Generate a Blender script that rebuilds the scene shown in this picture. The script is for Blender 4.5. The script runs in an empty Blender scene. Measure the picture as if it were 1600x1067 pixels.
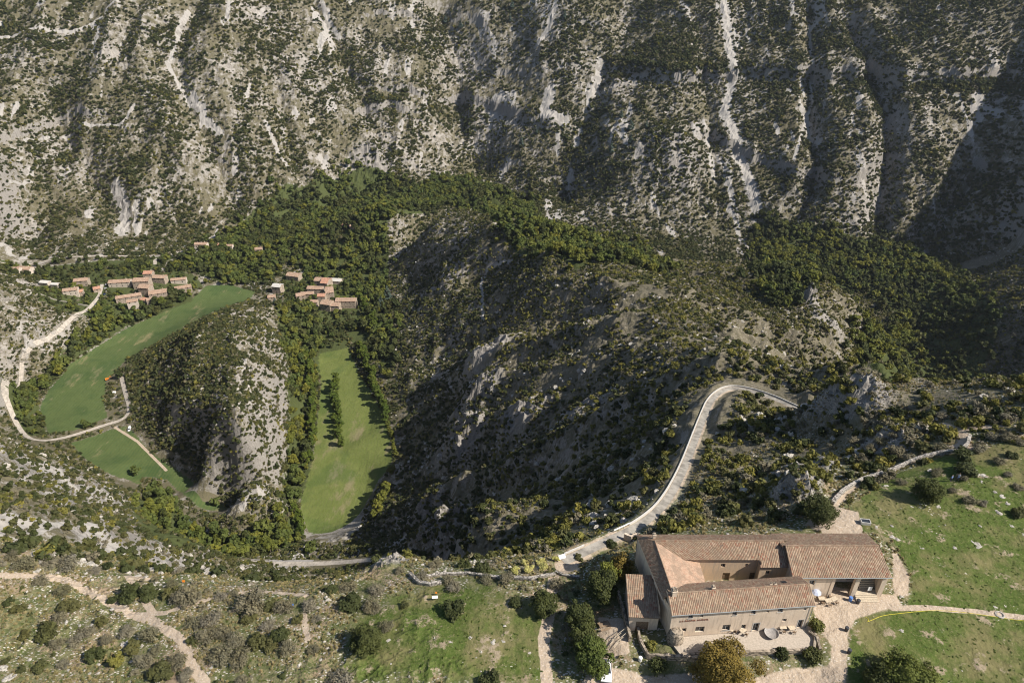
import bpy, bmesh, math, random
import numpy as np
from mathutils import Vector, Matrix
R = math.radians
scene = bpy.context.scene
COL = scene.collection

# ---------------------------------------------------------------- camera, sky, sun
F, PITCH, HC = 1066.0, R(31.0), 105.0
cam = bpy.data.cameras.new('camera'); cam_o = bpy.data.objects.new('camera', cam); COL.objects.link(cam_o)
cam_o.location = (0, 0, HC); cam_o.rotation_euler = (R(90) - PITCH, 0, 0)
cam.sensor_width = 36; cam.lens = F / 1600 * 36; cam.clip_start = 1; cam.clip_end = 9000
scene.camera = cam_o
SUN_EL, SUN_AZ = R(43), R(108)          # azimuth clockwise from +Y
world = bpy.data.worlds.new('World'); scene.world = world; world.use_nodes = True
wn = world.node_tree
bg = wn.nodes['Background']; bg.inputs[1].default_value = 0.08
sky = wn.nodes.new('ShaderNodeTexSky'); sky.sky_type = 'NISHITA'; sky.sun_disc = False
sky.sun_elevation = SUN_EL; sky.sun_rotation = SUN_AZ; sky.altitude = 600
wn.links.new(sky.outputs[0], bg.inputs[0])
sl = bpy.data.lights.new('sun', 'SUN'); sl.energy = 5.0; sl.angle = R(0.5); sl.color = (1.0, 0.935, 0.85)
sun_o = bpy.data.objects.new('sun', sl); COL.objects.link(sun_o)
sd = Vector((math.sin(SUN_AZ) * math.cos(SUN_EL), math.cos(SUN_AZ) * math.cos(SUN_EL), math.sin(SUN_EL)))
sun_o.rotation_euler = sd.to_track_quat('Z', 'Y').to_euler(); sun_o.location = sd * 3000
scene.view_settings.view_transform = 'Standard'; scene.view_settings.look = 'None'
scene.view_settings.exposure = 0.5; scene.view_settings.gamma = 1
scene.cycles.filter_width = 1.05; scene.cycles.max_bounces = 4; scene.cycles.diffuse_bounces = 2; scene.cycles.volume_bounces = 0
scene.cycles.transparent_max_bounces = 4

# ---------------------------------------------------------------- noise
def _h(ix, iy, s):
    n = (ix.astype(np.int64) * 374761393 + iy.astype(np.int64) * 668265263 + s * 1442695041) & 0xffffffff
    n = ((n ^ (n >> 13)) * 1274126177) & 0xffffffff
    return ((n ^ (n >> 16)) & 0xffff) / 65535.0
def vnoise(x, y, s=0):
    ix = np.floor(x); iy = np.floor(y); fx = x - ix; fy = y - iy
    fx = fx * fx * fx * (fx * (fx * 6 - 15) + 10); fy = fy * fy * fy * (fy * (fy * 6 - 15) + 10)
    a = _h(ix, iy, s); b = _h(ix + 1, iy, s); c = _h(ix, iy + 1, s); d = _h(ix + 1, iy + 1, s)
    return (a + (b - a) * fx) + ((c + (d - c) * fx) - (a + (b - a) * fx)) * fy      # 0..1
def fbm(x, y, o=4, s=0, g=0.5):
    t = 0; a = 1; n = 0
    for i in range(o):
        t = t + a * (vnoise(x, y, s + i) - .5); n += a; a *= g
        x, y = (x * .8 - y * .6) * 2.03, (x * .6 + y * .8) * 2.03
    return t / n * 2                                                                # about -1..1
def ridged(x, y, o=4, s=0):
    t = 0; a = 1; n = 0
    for i in range(o):
        t = t + a * (1 - np.abs(vnoise(x, y, s + i) * 2 - 1)); n += a; a *= .5
        x, y = (x * .8 - y * .6) * 2.1, (x * .6 + y * .8) * 2.1
    return t / n
def sstep(a, b, x):
    t = np.clip((x - a) / (b - a), 0, 1); return t * t * (3 - 2 * t)

# ---------------------------------------------------------------- terrain: spot heights
CP, SP = math.cos(PITCH), math.sin(PITCH)
def un(u, v, z):                 # where the sight line to a photo pixel meets the level z
    a = (u - 800) / F; b = (v - 533.5) / F
    dx, dy, dz = a, CP - b * SP, -SP - b * CP
    t = (z - HC) / dz
    return dx * t, dy * t, z
def proj(x, y, z):
    d = y * CP - (z - HC) * SP; up = y * SP + (z - HC) * CP
    return 800 + F * x / d, 533.5 - F * up / d
PX = [  # near plateau
 (1100,960,0),(1300,960,0),(1500,950,0),(1600,1060,0),(1450,850,.5),(1600,800,2),(1500,730,3),(1600,690,5),(1380,800,.5),(1180,1060,-2.5),(1040,1020,-1.5),
 (1000,880,-1.5),(1100,835,-1),(1200,825,0),(950,940,-2.5),(900,1060,-3),(700,1000,-3),(850,900,-3),(600,1060,-4),(700,930,-4),(400,1060,-6),(200,1060,-8),(0,1060,-9),(0,950,-10),(200,950,-11),
 (400,950,-8),(500,905,-10),(600,900,-9),(300,893,-13),(100,862,-17),(0,845,-17),(620,872,-10),(700,892,-7),(800,885,-5),(880,880,-4),(950,870,-4),
 # road shelf, rocks and the near end of the ridge
 (920,862,-7),(1000,825,-12),(1040,790,-18),(1070,730,-28),(1100,660,-40),(1110,625,-47),(1140,605,-52),(1200,618,-50),(1250,640,-46),
 (1150,750,-20),(1150,700,-30),(1200,660,-38),(1300,700,-20),(1370,722,-7),(1440,700,-3),(1480,668,-1),(1310,625,-17),(1270,655,-27),(1380,655,-12),(1250,765,-3),(1180,800,-8),(1230,720,-22),
 (1540,640,2),(1600,612,5),
 (1100,575,-66),(1060,530,-92),(1040,472,-130),(950,440,-150),(850,418,-166),(760,376,-190),(680,342,-212),(620,345,-240),
 (780,345,-262),(740,322,-262),(830,385,-281),(900,405,-281),(960,415,-276),(700,318,-272),
 # flank of the ridge towards the meadow
 (700,600,-243),(700,500,-245),(700,700,-238),(800,600,-190),(800,500,-208),(900,600,-150),(900,500,-172),(900,700,-118),(800,700,-176),(750,780,-165),(850,800,-98),
 (1000,560,-112),(1000,620,-92),(1050,600,-72),(960,740,-82),(1000,700,-74),(650,440,-268),(640,380,-270),(650,560,-268),(750,430,-220),(620,640,-278),(620,700,-280),(600,780,-274),(700,850,-112),(800,850,-58),(900,845,-19),(640,830,-214),(850,560,-172),(750,600,-220),
 # flank towards the canyon and the spur with the pinnacle
 (1150,470,-168),(1200,560,-130),(1200,500,-156),(1280,600,-105),(1350,565,-205),(1262,478,-165),(1330,460,-190),(1300,520,-172),(1400,565,-262),(1395,640,-215),(1100,442,-174),(1000,428,-188),(1000,408,-225),
 (1455,640,-285),(1440,560,-287),(1430,500,-287),(1400,440,-286),(1300,400,-285),(1200,385,-285),(1050,395,-285),(950,378,-284),(860,372,-283),(830,330,-282),(700,300,-280),(580,305,-280),(480,335,-282),
 # valley floor
 (100,650,-285),(180,600,-285),(250,520,-285),(350,460,-285),(60,620,-284),(120,560,-284),(540,700,-285),(500,830,-285),(540,560,-285),(500,620,-285),(500,560,-285),(570,620,-285),(580,740,-284),(500,480,-282),(450,420,-284),(560,480,-282),(590,420,-283),
 (230,450,-274),(290,445,-278),(190,475,-276),(110,458,-266),(0,500,-235),(0,440,-250),(-100,500,-190),(40,560,-268),(-100,600,-225),(0,600,-279),(20,650,-279),(60,690,-279),(130,670,-284),(200,660,-284),(250,700,-285),(200,720,-284),(300,760,-284),(330,800,-280),(380,830,-272),(450,860,-262),
 (100,405,-270),(250,405,-272),(400,400,-280),(330,400,-276),(0,400,-258),
 # near left slope
 (0,720,-225),(0,780,-90),(-150,800,-60),(100,735,-268),(100,800,-95),(150,852,-27),(200,800,-200),(190,768,-268),(230,848,-232),(150,770,-210),
 (300,866,-229),(400,880,-226),(530,880,-218),(600,885,-190),
 # the knoll inside the meander
 (430,472,-260),(400,500,-243),(370,560,-224),(355,620,-220),(370,680,-227),(385,735,-248),(400,778,-283),(452,480,-284),(455,540,-284),(458,600,-284),(456,660,-284),(450,720,-284),(440,775,-284),
 (200,565,-284),(192,620,-284),(235,685,-284),(300,735,-284),(360,770,-284),(320,752,-284.5),(385,786,-284.5),(260,712,-284.5),(350,775,-284.5),(280,560,-247),(270,630,-251),(320,700,-246),(250,537,-276),(300,512,-264),(350,490,-252),(430,600,-243),(425,660,-246),(420,540,-247),
]
XY = [  # ground out of sight (below the rim, beyond the frame)
 (-70,135,-85),(-30,135,-85),(-110,135,-80),(-70,200,-175),(-30,200,-175),(-110,210,-175),(0,160,-75),
 (-160,90,-10),(-260,120,30),(-420,200,60),(-560,420,40),(-700,600,40),(-800,900,20),(0,40,-3),(-80,40,-5),(100,40,0),(200,60,3),(0,0,-2),(-200,0,0),(200,0,3),(0,-150,0),(-300,-150,20),(300,-150,10),
 (-650,912,-256),(-610,925,-260),(-700,915,-250),(-560,905,-268),(170,100,5),(300,180,8),(450,260,10),(600,330,14),(800,400,18),(950,500,18),(240,260,-120),(330,330,-200),(430,420,-225),(500,560,-240),(520,620,-226),(600,590,-176),(700,560,-112),(800,530,-48),
 (915,800,70),(930,950,72),(700,860,-130),(1000,1100,70),(1100,700,30),(1200,300,25),  # unseen right rim, raised above the real plateau to shade the canyon side
]
def wall(u, d0, z0, s, dz=0):
    out = []
    m = math.tan(R(s)); d = d0
    while z0 + m * (d - d0) < 15:
        z = z0 + m * (d - d0)
        dep = d * CP - (z - HC) * SP
        out.append(((u - 800) / F * dep, d, z)); d += 95
    for k in (0, 160, 420, 800):
        dd = d + k; out.append(((u - 800) / F * (dd * CP + 40), dd, 22 + k * .03))
    return out
WALLS = [(-150,900,-235,32),(30,905,-262,33),(200,915,-272,34),(360,960,-276,34),(480,1040,-280,33),(600,1130,-278,34),(740,1200,-278,36),(830,1120,-279,34),(920,1010,-279,33),(1040,985,-280,33),(1180,955,-281,33),(1300,905,-281,33),(1400,875,-281,33),(1500,850,-250,33),(1600,850,-215,33),(1720,860,-150,33)]
pts = [un(*p) for p in PX] + XY
for w in WALLS: pts += wall(*w)
pts = np.array(pts, float)
SC = 100.0
def tps(r2): return np.where(r2 > 1e-12, .5 * r2 * np.log(np.maximum(r2, 1e-12)), 0)
P2 = pts[:, :2] / SC; n = len(P2)
K = tps(((P2[:, None] - P2[None]) ** 2).sum(-1))
W_ = 0.003
A_ = np.zeros((n + 3, n + 3)); A_[:n, :n] = K + np.eye(n) * W_; A_[:n, n:n + 1] = 1; A_[:n, n + 1:] = P2; A_[n:, :n] = A_[:n, n:].T
co = np.linalg.solve(A_, np.concatenate([pts[:, 2], [0, 0, 0]]))
GX = np.arange(-1800, 1901, 5.0); GY = np.arange(-250, 2001, 5.0)
BASE = np.zeros((len(GY), len(GX)))
for j, yy in enumerate(GY):
    q = np.stack([GX, np.full_like(GX, yy)], 1) / SC
    BASE[j] = tps(((q[:, None] - P2[None]) ** 2).sum(-1)) @ co[:n] + co[n] + q @ co[n + 1:]
BASE = np.clip(BASE, -286, 75)
for _ in range(2):
    BASE[1:-1, 1:-1] = (BASE[1:-1, 1:-1] * 4 + BASE[:-2, 1:-1] + BASE[2:, 1:-1] + BASE[1:-1, :-2] + BASE[1:-1, 2:]) / 8
def base(x, y):
    fx = np.clip((x - GX[0]) / 5, 0, len(GX) - 2.001); fy = np.clip((y - GY[0]) / 5, 0, len(GY) - 2.001)
    ix = fx.astype(int); iy = fy.astype(int); fx = fx - ix; fy = fy - iy
    return (BASE[iy, ix] * (1 - fx) + BASE[iy, ix + 1] * fx) * (1 - fy) + (BASE[iy + 1, ix] * (1 - fx) + BASE[iy + 1, ix + 1] * fx) * fy
gy_, gx_ = np.gradient(BASE, 5.0)
SLOPE = np.hypot(gx_, gy_)
def gridv(G, x, y):
    fx = np.clip((x - GX[0]) / 5, 0, len(GX) - 2.001); fy = np.clip((y - GY[0]) / 5, 0, len(GY) - 2.001)
    ix = fx.astype(int); iy = fy.astype(int); fx = fx - ix; fy = fy - iy
    return (G[iy, ix] * (1 - fx) + G[iy, ix + 1] * fx) * (1 - fy) + (G[iy + 1, ix] * (1 - fx) + G[iy + 1, ix + 1] * fx) * fy
def pdist(x, y, poly, pad=60):
    """distance to a polyline and the height along it"""
    x = np.asarray(x, float); y = np.asarray(y, float)
    P = np.array(poly, float); D = np.full(x.shape, 1e9); ZZ = np.zeros(x.shape)
    m = (x > P[:, 0].min() - pad) & (x < P[:, 0].max() + pad) & (y > P[:, 1].min() - pad) & (y < P[:, 1].max() + pad)
    if not m.any(): return D, ZZ
    X = x[m]; Y = y[m]; d = np.full(X.shape, 1e9); zz = np.zeros(X.shape)
    for a, b in zip(P[:-1], P[1:]):
        ab = b[:2] - a[:2]; t = np.clip(((X - a[0]) * ab[0] + (Y - a[1]) * ab[1]) / max((ab ** 2).sum(), 1e-9), 0, 1)
        q = np.hypot(X - a[0] - t * ab[0], Y - a[1] - t * ab[1]); k = q < d
        d[k] = q[k]
        if len(a) > 2: zz[k] = (a[2] + (b[2] - a[2]) * t)[k]
    D[m] = d; ZZ[m] = zz
    return D, ZZ
def smooth_line(P, n=3):
    P = [np.array(p, float) for p in P]
    for _ in range(n):
        Q = [P[0]]
        for a, b in zip(P[:-1], P[1:]): Q += [a * .75 + b * .25, a * .25 + b * .75]
        Q.append(P[-1]); P = Q
    return [tuple(p) for p in P]
def inpoly(x, y, poly):
    c = np.zeros(np.shape(x), bool); n = len(poly)
    for i in range(n):
        x1, y1 = poly[i][:2]; x2, y2 = poly[i - 1][:2]
        if y1 == y2: continue
        c ^= ((y1 > y) != (y2 > y)) & (x < (x2 - x1) * (y - y1) / (y2 - y1) + x1)
    return c
ROAD_MAIN = smooth_line([un(*p) for p in [(880,877,-7),(905,866,-7.5),(950,845,-9.5),(1000,822,-12.5),(1040,788,-18),(1068,735,-27),(1085,690,-35),(1100,650,-42),(1112,622,-48),(1135,606,-52),(1165,608,-51.5),(1205,620,-49.5),(1250,641,-46.5),(1300,662,-44),(1350,670,-46),(1400,672,-52)]])
ROAD_VALLEY = smooth_line([un(*p) for p in [(205,832,-238),(225,845,-233),(250,853,-231),(300,866,-229),(350,874,-227),(400,880,-225),(470,881,-221),(530,879,-216),(600,872,-200)]])
CRAGS = [  # world x, y, radius, height of each rocky knob
 (*un(1315,632,-18)[:2],9,5),(*un(1345,645,-16)[:2],8,3.5),(*un(1278,655,-24)[:2],6,3.5),(*un(1262,478,-165)[:2],7,19),(*un(1288,500,-168)[:2],20,8),
 (*un(615,866,-12)[:2],6,3.6),(*un(600,858,-18)[:2],5,3),(*un(1245,765,-4)[:2],6,4.5),(*un(1232,790,-6)[:2],5,4),(*un(1400,668,-6)[:2],7,2.5),(*un(1250,735,-12)[:2],9,4),(*un(1380,700,-8)[:2],7,3.5),
 (*un(720,660,-205)[:2],26,22),(*un(690,790,-170)[:2],16,16),(*un(745,600,-205)[:2],24,20),(*un(820,610,-158)[:2],22,12),(*un(905,615,-122)[:2],20,10),(*un(760,540,-205)[:2],26,12),(*un(700,430,-228)[:2],22,12),(*un(660,780,-205)[:2],16,14),
 (*un(730,85,-60)[:2],45,22),(*un(765,290,-232)[:2],45,38),(*un(1060,150,-110)[:2],60,25),(*un(570,80,-60)[:2],50,18)]
RAVINES = []
def crag_mask(x, y):
    m = np.zeros(np.shape(x))
    for cx, cy, rr, hh in CRAGS: m = np.maximum(m, np.exp(-1.7 * ((x - cx) ** 2 + (y - cy) ** 2) / rr ** 2))
    return m
def height(x, y, fine=True):
    x = np.asarray(x, float); y = np.asarray(y, float)
    b = gridv(BASE, x, y); sl = gridv(SLOPE, x, y)
    floor = sstep(-281.5, -268, b)
    steep = sstep(.15, .5, sl)
    far = sstep(110, 260, y); wallm = sstep(860, 1000, y + .15 * np.abs(x))
    w = floor * np.maximum(steep, .25 * far) * sstep(95, 150, y) * (1 - sstep(-14, -5, b))
    h = b
    # gullies running down the fall line of the far wall
    wx = x + 45 * fbm(x / 260, y / 260, 3, 11); wy = y + 60 * fbm(x / 200, y / 200, 2, 17)
    g = ridged(wx / 120 + 3.3, wy / 640 + 7.1, 2, 21)
    h = h + wallm * steep * floor * (g - .62) * 21 * sstep(-280, -200, b)
    g3 = ridged(wx / 38 + 1.3, wy / 190 + 2.1, 2, 25)
    h = h + wallm * steep * floor * (g3 - .6) * 8
    # gullies down the flanks of the near ridge, which fall towards the left
    g2 = ridged((x * .5 + y * .86) / 70 + 1.7, (x * .86 - y * .5) / 300 + 4, 3, 31)
    flank = w * (1 - wallm) * sstep(130, 230, y)
    h = h + flank * (g2 - .58) * 24 * sstep(-282, -230, b)
    h = h + w * (fbm(x / 55, y / 55, 3, 41) * 6 + (ridged(x / 22, y / 22, 3, 47) - .55) * 6.5 * (.4 + .6 * far))
    for line, dep, wid in RAVINES:
        d, _ = pdist(x, y, line, wid * 3)
        h = h - dep * np.exp(-(d / wid) ** 1.3) * sstep(-284, -235, b) * (.8 + .4 * g3) + .22 * dep * np.exp(-((d - wid * 2) / (wid * .8)) ** 2) * sstep(-284, -235, b)
    h = h + wallm * steep * floor * (ridged(x / 10, y / 14, 3, 57) - .55) * 4.2
    # ledges of hard rock
    for zc, hgt, amp, seed, x0, x1 in ((-98, 9, 22, 5, 190, 900), (-48, 6, 50, 8, -500, 300), (-188, 6, 45, 6, -300, 900), (-150, 5, 45, 9, -800, 0)):
        z0 = zc + fbm(x / 160, y / 400, 3, 60 + seed) * amp
        on = sstep(-.25, .15, fbm(x / 130, y / 130, 2, 70 + seed) + (.35 if seed == 5 else 0)) * wallm * sstep(x0 - 60, x0 + 60, x) * (1 - sstep(x1 - 60, x1 + 60, x))
        t = h - z0; h = h + on * hgt * np.tanh(t / 2.2) * np.exp(-(t / 22) ** 2)
    kn = np.exp(-(((x + 205) / 60) ** 2 + ((y - 535) / 105) ** 2)) * floor
    h = h + kn * (ridged(x / 11, y / 16, 4, 55) - .5) * 9
    for cx, cy, rr, hh in CRAGS:
        d2 = ((x - cx) ** 2 + (y - cy) ** 2) / rr ** 2
        m = d2 < 5
        if m.any():
            xs = x[m]; ys = y[m]
            e = np.exp(-d2[m] * 1.1) * (.25 + 1.15 * ridged(xs / (rr * .55), ys / (rr * .55), 4, 81)) * hh
            h = np.array(h); h[m] += e
    if fine:
        h = h + (.12 + .88 * w) * fbm(x / 5.5, y / 5.5, 4, 91) * (.45 + 1.1 * far) * np.where(floor < .3, .25, 1) * sstep(-60, -30, -np.abs(x - 46) * 1.6 + 0 * y) * 0 \
              + fbm(x / 5.5, y / 5.5, 4, 91) * (.18 + (.45 + 1.1 * far) * w) * (.3 + .7 * floor)
        # limestone benches of the near plateau and the left slope
        ledge = sstep(.1, .45, fbm(x / 16, y / 9, 3, 95)) * (1 - sstep(-30, 20, x)) * (1 - sstep(170, 320, y))
        h = h + ledge * (ridged(x / 3.1, y / 2.1, 3, 99) - .5) * 1.3
    # level ground of the farm
    yard = sstep(0, 6, np.minimum(np.minimum(x - 14, 78 - x), np.minimum(y - 62, 99 - y)))
    h = h * (1 - yard) + yard * YARD(x, y)
    for road, hw, sh in ((ROAD_MAIN, 1.7, 4), (ROAD_VALLEY, 2.3, 7)):
        d, zr = pdist(x, y, road)
        k = 1 - sstep(hw, hw + sh, d); h = h * (1 - k) + k * zr
    return h
def YARD(x, y):
    z = -1.5 * (1 - sstep(69.6, 71.6, y)) * (1 - .8 * sstep(50, 56, x)) - 1.2 * (1 - sstep(22, 30, x))
    z = z - .4 * sstep(26.5, 28.5, x) * (1 - sstep(51.5, 53.5, x)) * sstep(70.5, 71.8, y) * (1 - sstep(76.5, 78, y))
    return z + .08 * fbm(x / 4, y / 4, 3, 111)
def hit(u, v, d0=55, d1=1900):
    a = (u - 800) / F; b = (v - 533.5) / F
    dx, dy, dz = a, CP - b * SP, -SP - b * CP
    t = np.exp(np.linspace(math.log(d0), math.log(d1 * 1.2), 2600)); X = dx * t; Y = dy * t; Zr = HC + dz * t
    k = np.argmax(height(X, Y, False) > Zr)
    if k == 0: k = len(t) - 1
    return float(X[k]), float(Y[k])
def H1(x, y, fine=True): return float(height(np.array([float(x)]), np.array([float(y)]), fine)[0])
def hits(L): return [hit(*p) for p in L]
RAVINES = [(smooth_line([hit(*q) for q in p], 2), dp, wd) for p, dp, wd in (
 ([(300,0),(268,80),(300,170),(335,230),(365,310)], 26, 26),([(490,0),(520,45),(548,110),(600,230)], 12, 14),([(690,0),(722,80),(712,160),(745,230),(765,310)], 34, 36),([(985,0),(930,110),(895,220),(868,320)], 45, 62),
 ([(1265,0),(1272,100),(1266,200),(1278,290),(1235,350)], 20, 13),([(1330,20),(1385,150),(1392,230),(1376,330),(1385,395)], 26, 15),([(1600,40),(1545,200),(1470,330),(1440,400)], 60, 70),([(60,120),(110,220),(180,330),(210,380)], 14, 20),([(430,120),(455,230),(475,300)], 12, 14),([(1090,30),(1105,150),(1120,280),(1130,360)], 10, 12))]
# ---------------------------------------------------------------- regions, as outlines on the ground
MEADOWS = [hits(p) for p in (
 [(62,640),(75,610),(110,568),(200,512),(300,468),(322,447),(360,445),(400,455),(350,482),(300,505),(240,540),(200,560),(166,595),(163,630),(168,652),(120,672),(75,678)],
 [(500,545),(545,541),(560,580),(585,620),(606,660),(615,720),(592,760),(572,790),(560,830),(530,852),(480,846),(466,810),(470,780),(490,700),(497,640),(502,600),(490,560)],
 [(110,692),(170,672),(200,665),(230,702),(300,752),(388,793),(372,810),(310,795),(262,750),(225,745),(195,765),(172,745),(130,715)],
 [(545,520),(575,520),(580,540),(550,538)])]
WOODS = [hits(p) for p in (
 [(380,345),(440,292),(560,262),(640,285),(700,300),(760,335),(700,322),(620,335),(605,355),(605,470),(615,520),(585,520),(560,470),(560,430),(540,432),(480,425),(440,405),(330,395),(300,385)],
 [(235,440),(300,395),(420,400),(440,425),(420,440),(340,440),(300,425),(250,428)],
 [(1185,350),(1340,370),(1440,400),(1480,460),(1432,500),(1432,560),(1440,640),(1400,645),(1350,600),(1350,510),(1400,490),(1340,450),(1240,480),(1195,480),(1180,440)],
 [(800,365),(900,362),(1000,380),(1050,432),(900,425),(840,400),(770,350)],
 [(60,605),(100,545),(165,485),(205,480),(300,455),(302,470),(200,510),(110,566),(75,610)],
 [(210,785),(245,765),(275,785),(295,822),(380,842),(425,812),(450,795),(468,815),(468,850),(400,868),(300,856),(235,842),(205,800)],
 [(430,478),(492,480),(500,545),(496,600),(496,650),(485,735),(465,790),(430,775),(450,700),(455,600)],
 [(535,520),(560,500),(600,480),(612,560),(608,600),(590,560),(560,545)],
 [(18,600),(60,600),(62,640),(75,680),(40,680),(15,640)],
 [(0,425),(60,430),(230,425),(280,400),(0,405)],
 [(640,290),(700,270),(830,310),(860,370),(800,360),(740,330),(680,310)],
 [(860,360),(900,358),(930,372),(900,376)],
 [(1440,400),(1500,420),(1560,520),(1520,640),(1450,645),(1440,560)])]
WOODS += [hits(p) for p in ([(440,428),(545,425),(590,460),(585,500),(540,545),(450,540),(440,480)],[(60,425),(170,425),(300,428),(320,448),(250,480),(170,500),(60,470)])]
TRACKS = [(hits(p), w) for p, w in (
 ([(1130,0),(1138,60),(1146,120),(1132,180),(1160,260),(1182,325)], 8),([(500,0),(512,30),(530,60)], 3.5),([(295,20),(275,70),(262,100),(300,170)], 3),
 ([(300,150),(322,190),(345,210)], 5),([(180,290),(195,320),(190,365)], 8),([(415,190),(435,240),(450,262)], 3),([(1265,40),(1268,160),(1240,250)], 2),([(870,0),(855,50),(840,70)], 5),
 ([(860,140),(850,180),(880,190)], 9),([(210,165),(190,195),(100,215),(40,222)], 2.2),([(60,420),(200,408),(280,398),(340,388)], 3),([(0,60),(120,50),(190,0)], 3),
 ([(755,500),(752,440),(765,415),(800,410)], 1.6))]
PATHS = [(hits(p), w) for p, w in (
 ([(0,899),(50,899),(100,905),(150,930),(205,960),(240,970),(285,1000),(300,1040),(320,1066)], .8),([(205,960),(260,958),(350,930),(400,922),(480,930)], .5),
 ([(240,960),(200,900),(230,905)], .6),([(475,960),(480,1000)], .5),
 ([(1300,790),(1330,760),(1380,735),(1440,715),(1500,695)], 1.0),([(1510,700),(1505,680),(1470,665)], 1.2),([(1500,672),(1560,665),(1600,645)], .9),
 ([(1395,950),(1450,950),(1520,955),(1600,965)], .5),([(865,900),(860,950),(850,1000),(855,1066)], .9),([(180,668),(215,690),(260,735)], 1.0))]
DRIVE = [hits(p) for p in (
 [(1270,935),(1290,915),(1400,930),(1410,945),(1340,965),(1325,985),(1320,1067),(1290,1067),(1300,1010),(1282,985),(1272,960)],
 [(930,1040),(1000,1055),(1180,1058),(1240,1042),(1300,1040),(1320,1062),(1200,1080),(900,1075)],
 [(1255,820),(1300,790),(1340,800),(1350,835),(1290,835)],[(935,965),(975,968),(985,1020),(960,1030),(955,1064),(940,1064),(935,1010)],
 [(866,880),(900,876),(908,890),(872,896)],[(1395,855),(1420,900),(1420,930),(1396,932)])]
LAWN = hits([(1330,790),(1400,740),(1500,705),(1600,690),(1800,700),(1900,1080),(1325,1080),(1330,980),(1345,965),(1420,950),(1425,900),(1395,840),(1345,830)])
FIELD = hits([(560,960),(620,925),(700,905),(830,930),(870,960),(880,1080),(520,1080),(540,1000)])
# ================================================================ materials
def newmat(name):
    m = bpy.data.materials.new(name); m.use_nodes = True
    return m, m.node_tree, m.node_tree.nodes['Principled BSDF']
class NT:
    def __init__(s, nt): s.nt = nt
    def n(s, t, **k):
        o = s.nt.nodes.new(t)
        for a, b in k.items(): setattr(o, a, b)
        return o
    def l(s, a, b): s.nt.links.new(a, b)
    def _in(s, sock, v):
        if v is None: return
        if hasattr(v, 'node'): s.l(v, sock)
        else:
            if isinstance(v, tuple) and len(v) == 3 and sock.type == 'RGBA': v = (*v, 1)
            sock.default_value = v
    def math(s, op, a, b=None, c=None, clamp=False):
        o = s.n('ShaderNodeMath', operation=op, use_clamp=clamp)
        s._in(o.inputs[0], a); s._in(o.inputs[1], b)
        if c is not None: s._in(o.inputs[2], c)
        return o.outputs[0]
    def mix(s, f, a, b, bt='MIX'):
        o = s.n('ShaderNodeMix', data_type='RGBA', blend_type=bt)
        s._in(o.inputs[0], f); s._in(o.inputs[6], a); s._in(o.inputs[7], b)
        return o.outputs[2]
    def noise(s, vec, scale, detail=3, rough=.55, dist=0):
        o = s.n('ShaderNodeTexNoise'); s._in(o.inputs['Vector'], vec)
        o.inputs['Scale'].default_value = scale; o.inputs['Detail'].default_value = detail; o.inputs['Roughness'].default_value = rough; o.inputs['Distortion'].default_value = dist
        return o.outputs[0]
    def ss(s, x, a, b):
        o = s.n('ShaderNodeMapRange', interpolation_type='SMOOTHSTEP'); s._in(o.inputs[0], x)
        o.inputs[1].default_value = a; o.inputs[2].default_value = b
        return o.outputs[0]
    def map(s, vec, scale=(1, 1, 1), rot=(0, 0, 0)):
        o = s.n('ShaderNodeMapping'); s.l(vec, o.inputs[0]); o.inputs['Scale'].default_value = scale; o.inputs['Rotation'].default_value = rot
        return o.outputs[0]
    def bump(s, h, strength, dist, nrm=None):
        o = s.n('ShaderNodeBump'); s._in(o.inputs['Height'], h); o.inputs['Strength'].default_value = strength; o.inputs['Distance'].default_value = dist
        if nrm is not None: s.l(nrm, o.inputs['Normal'])
        return o.outputs[0]
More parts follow.
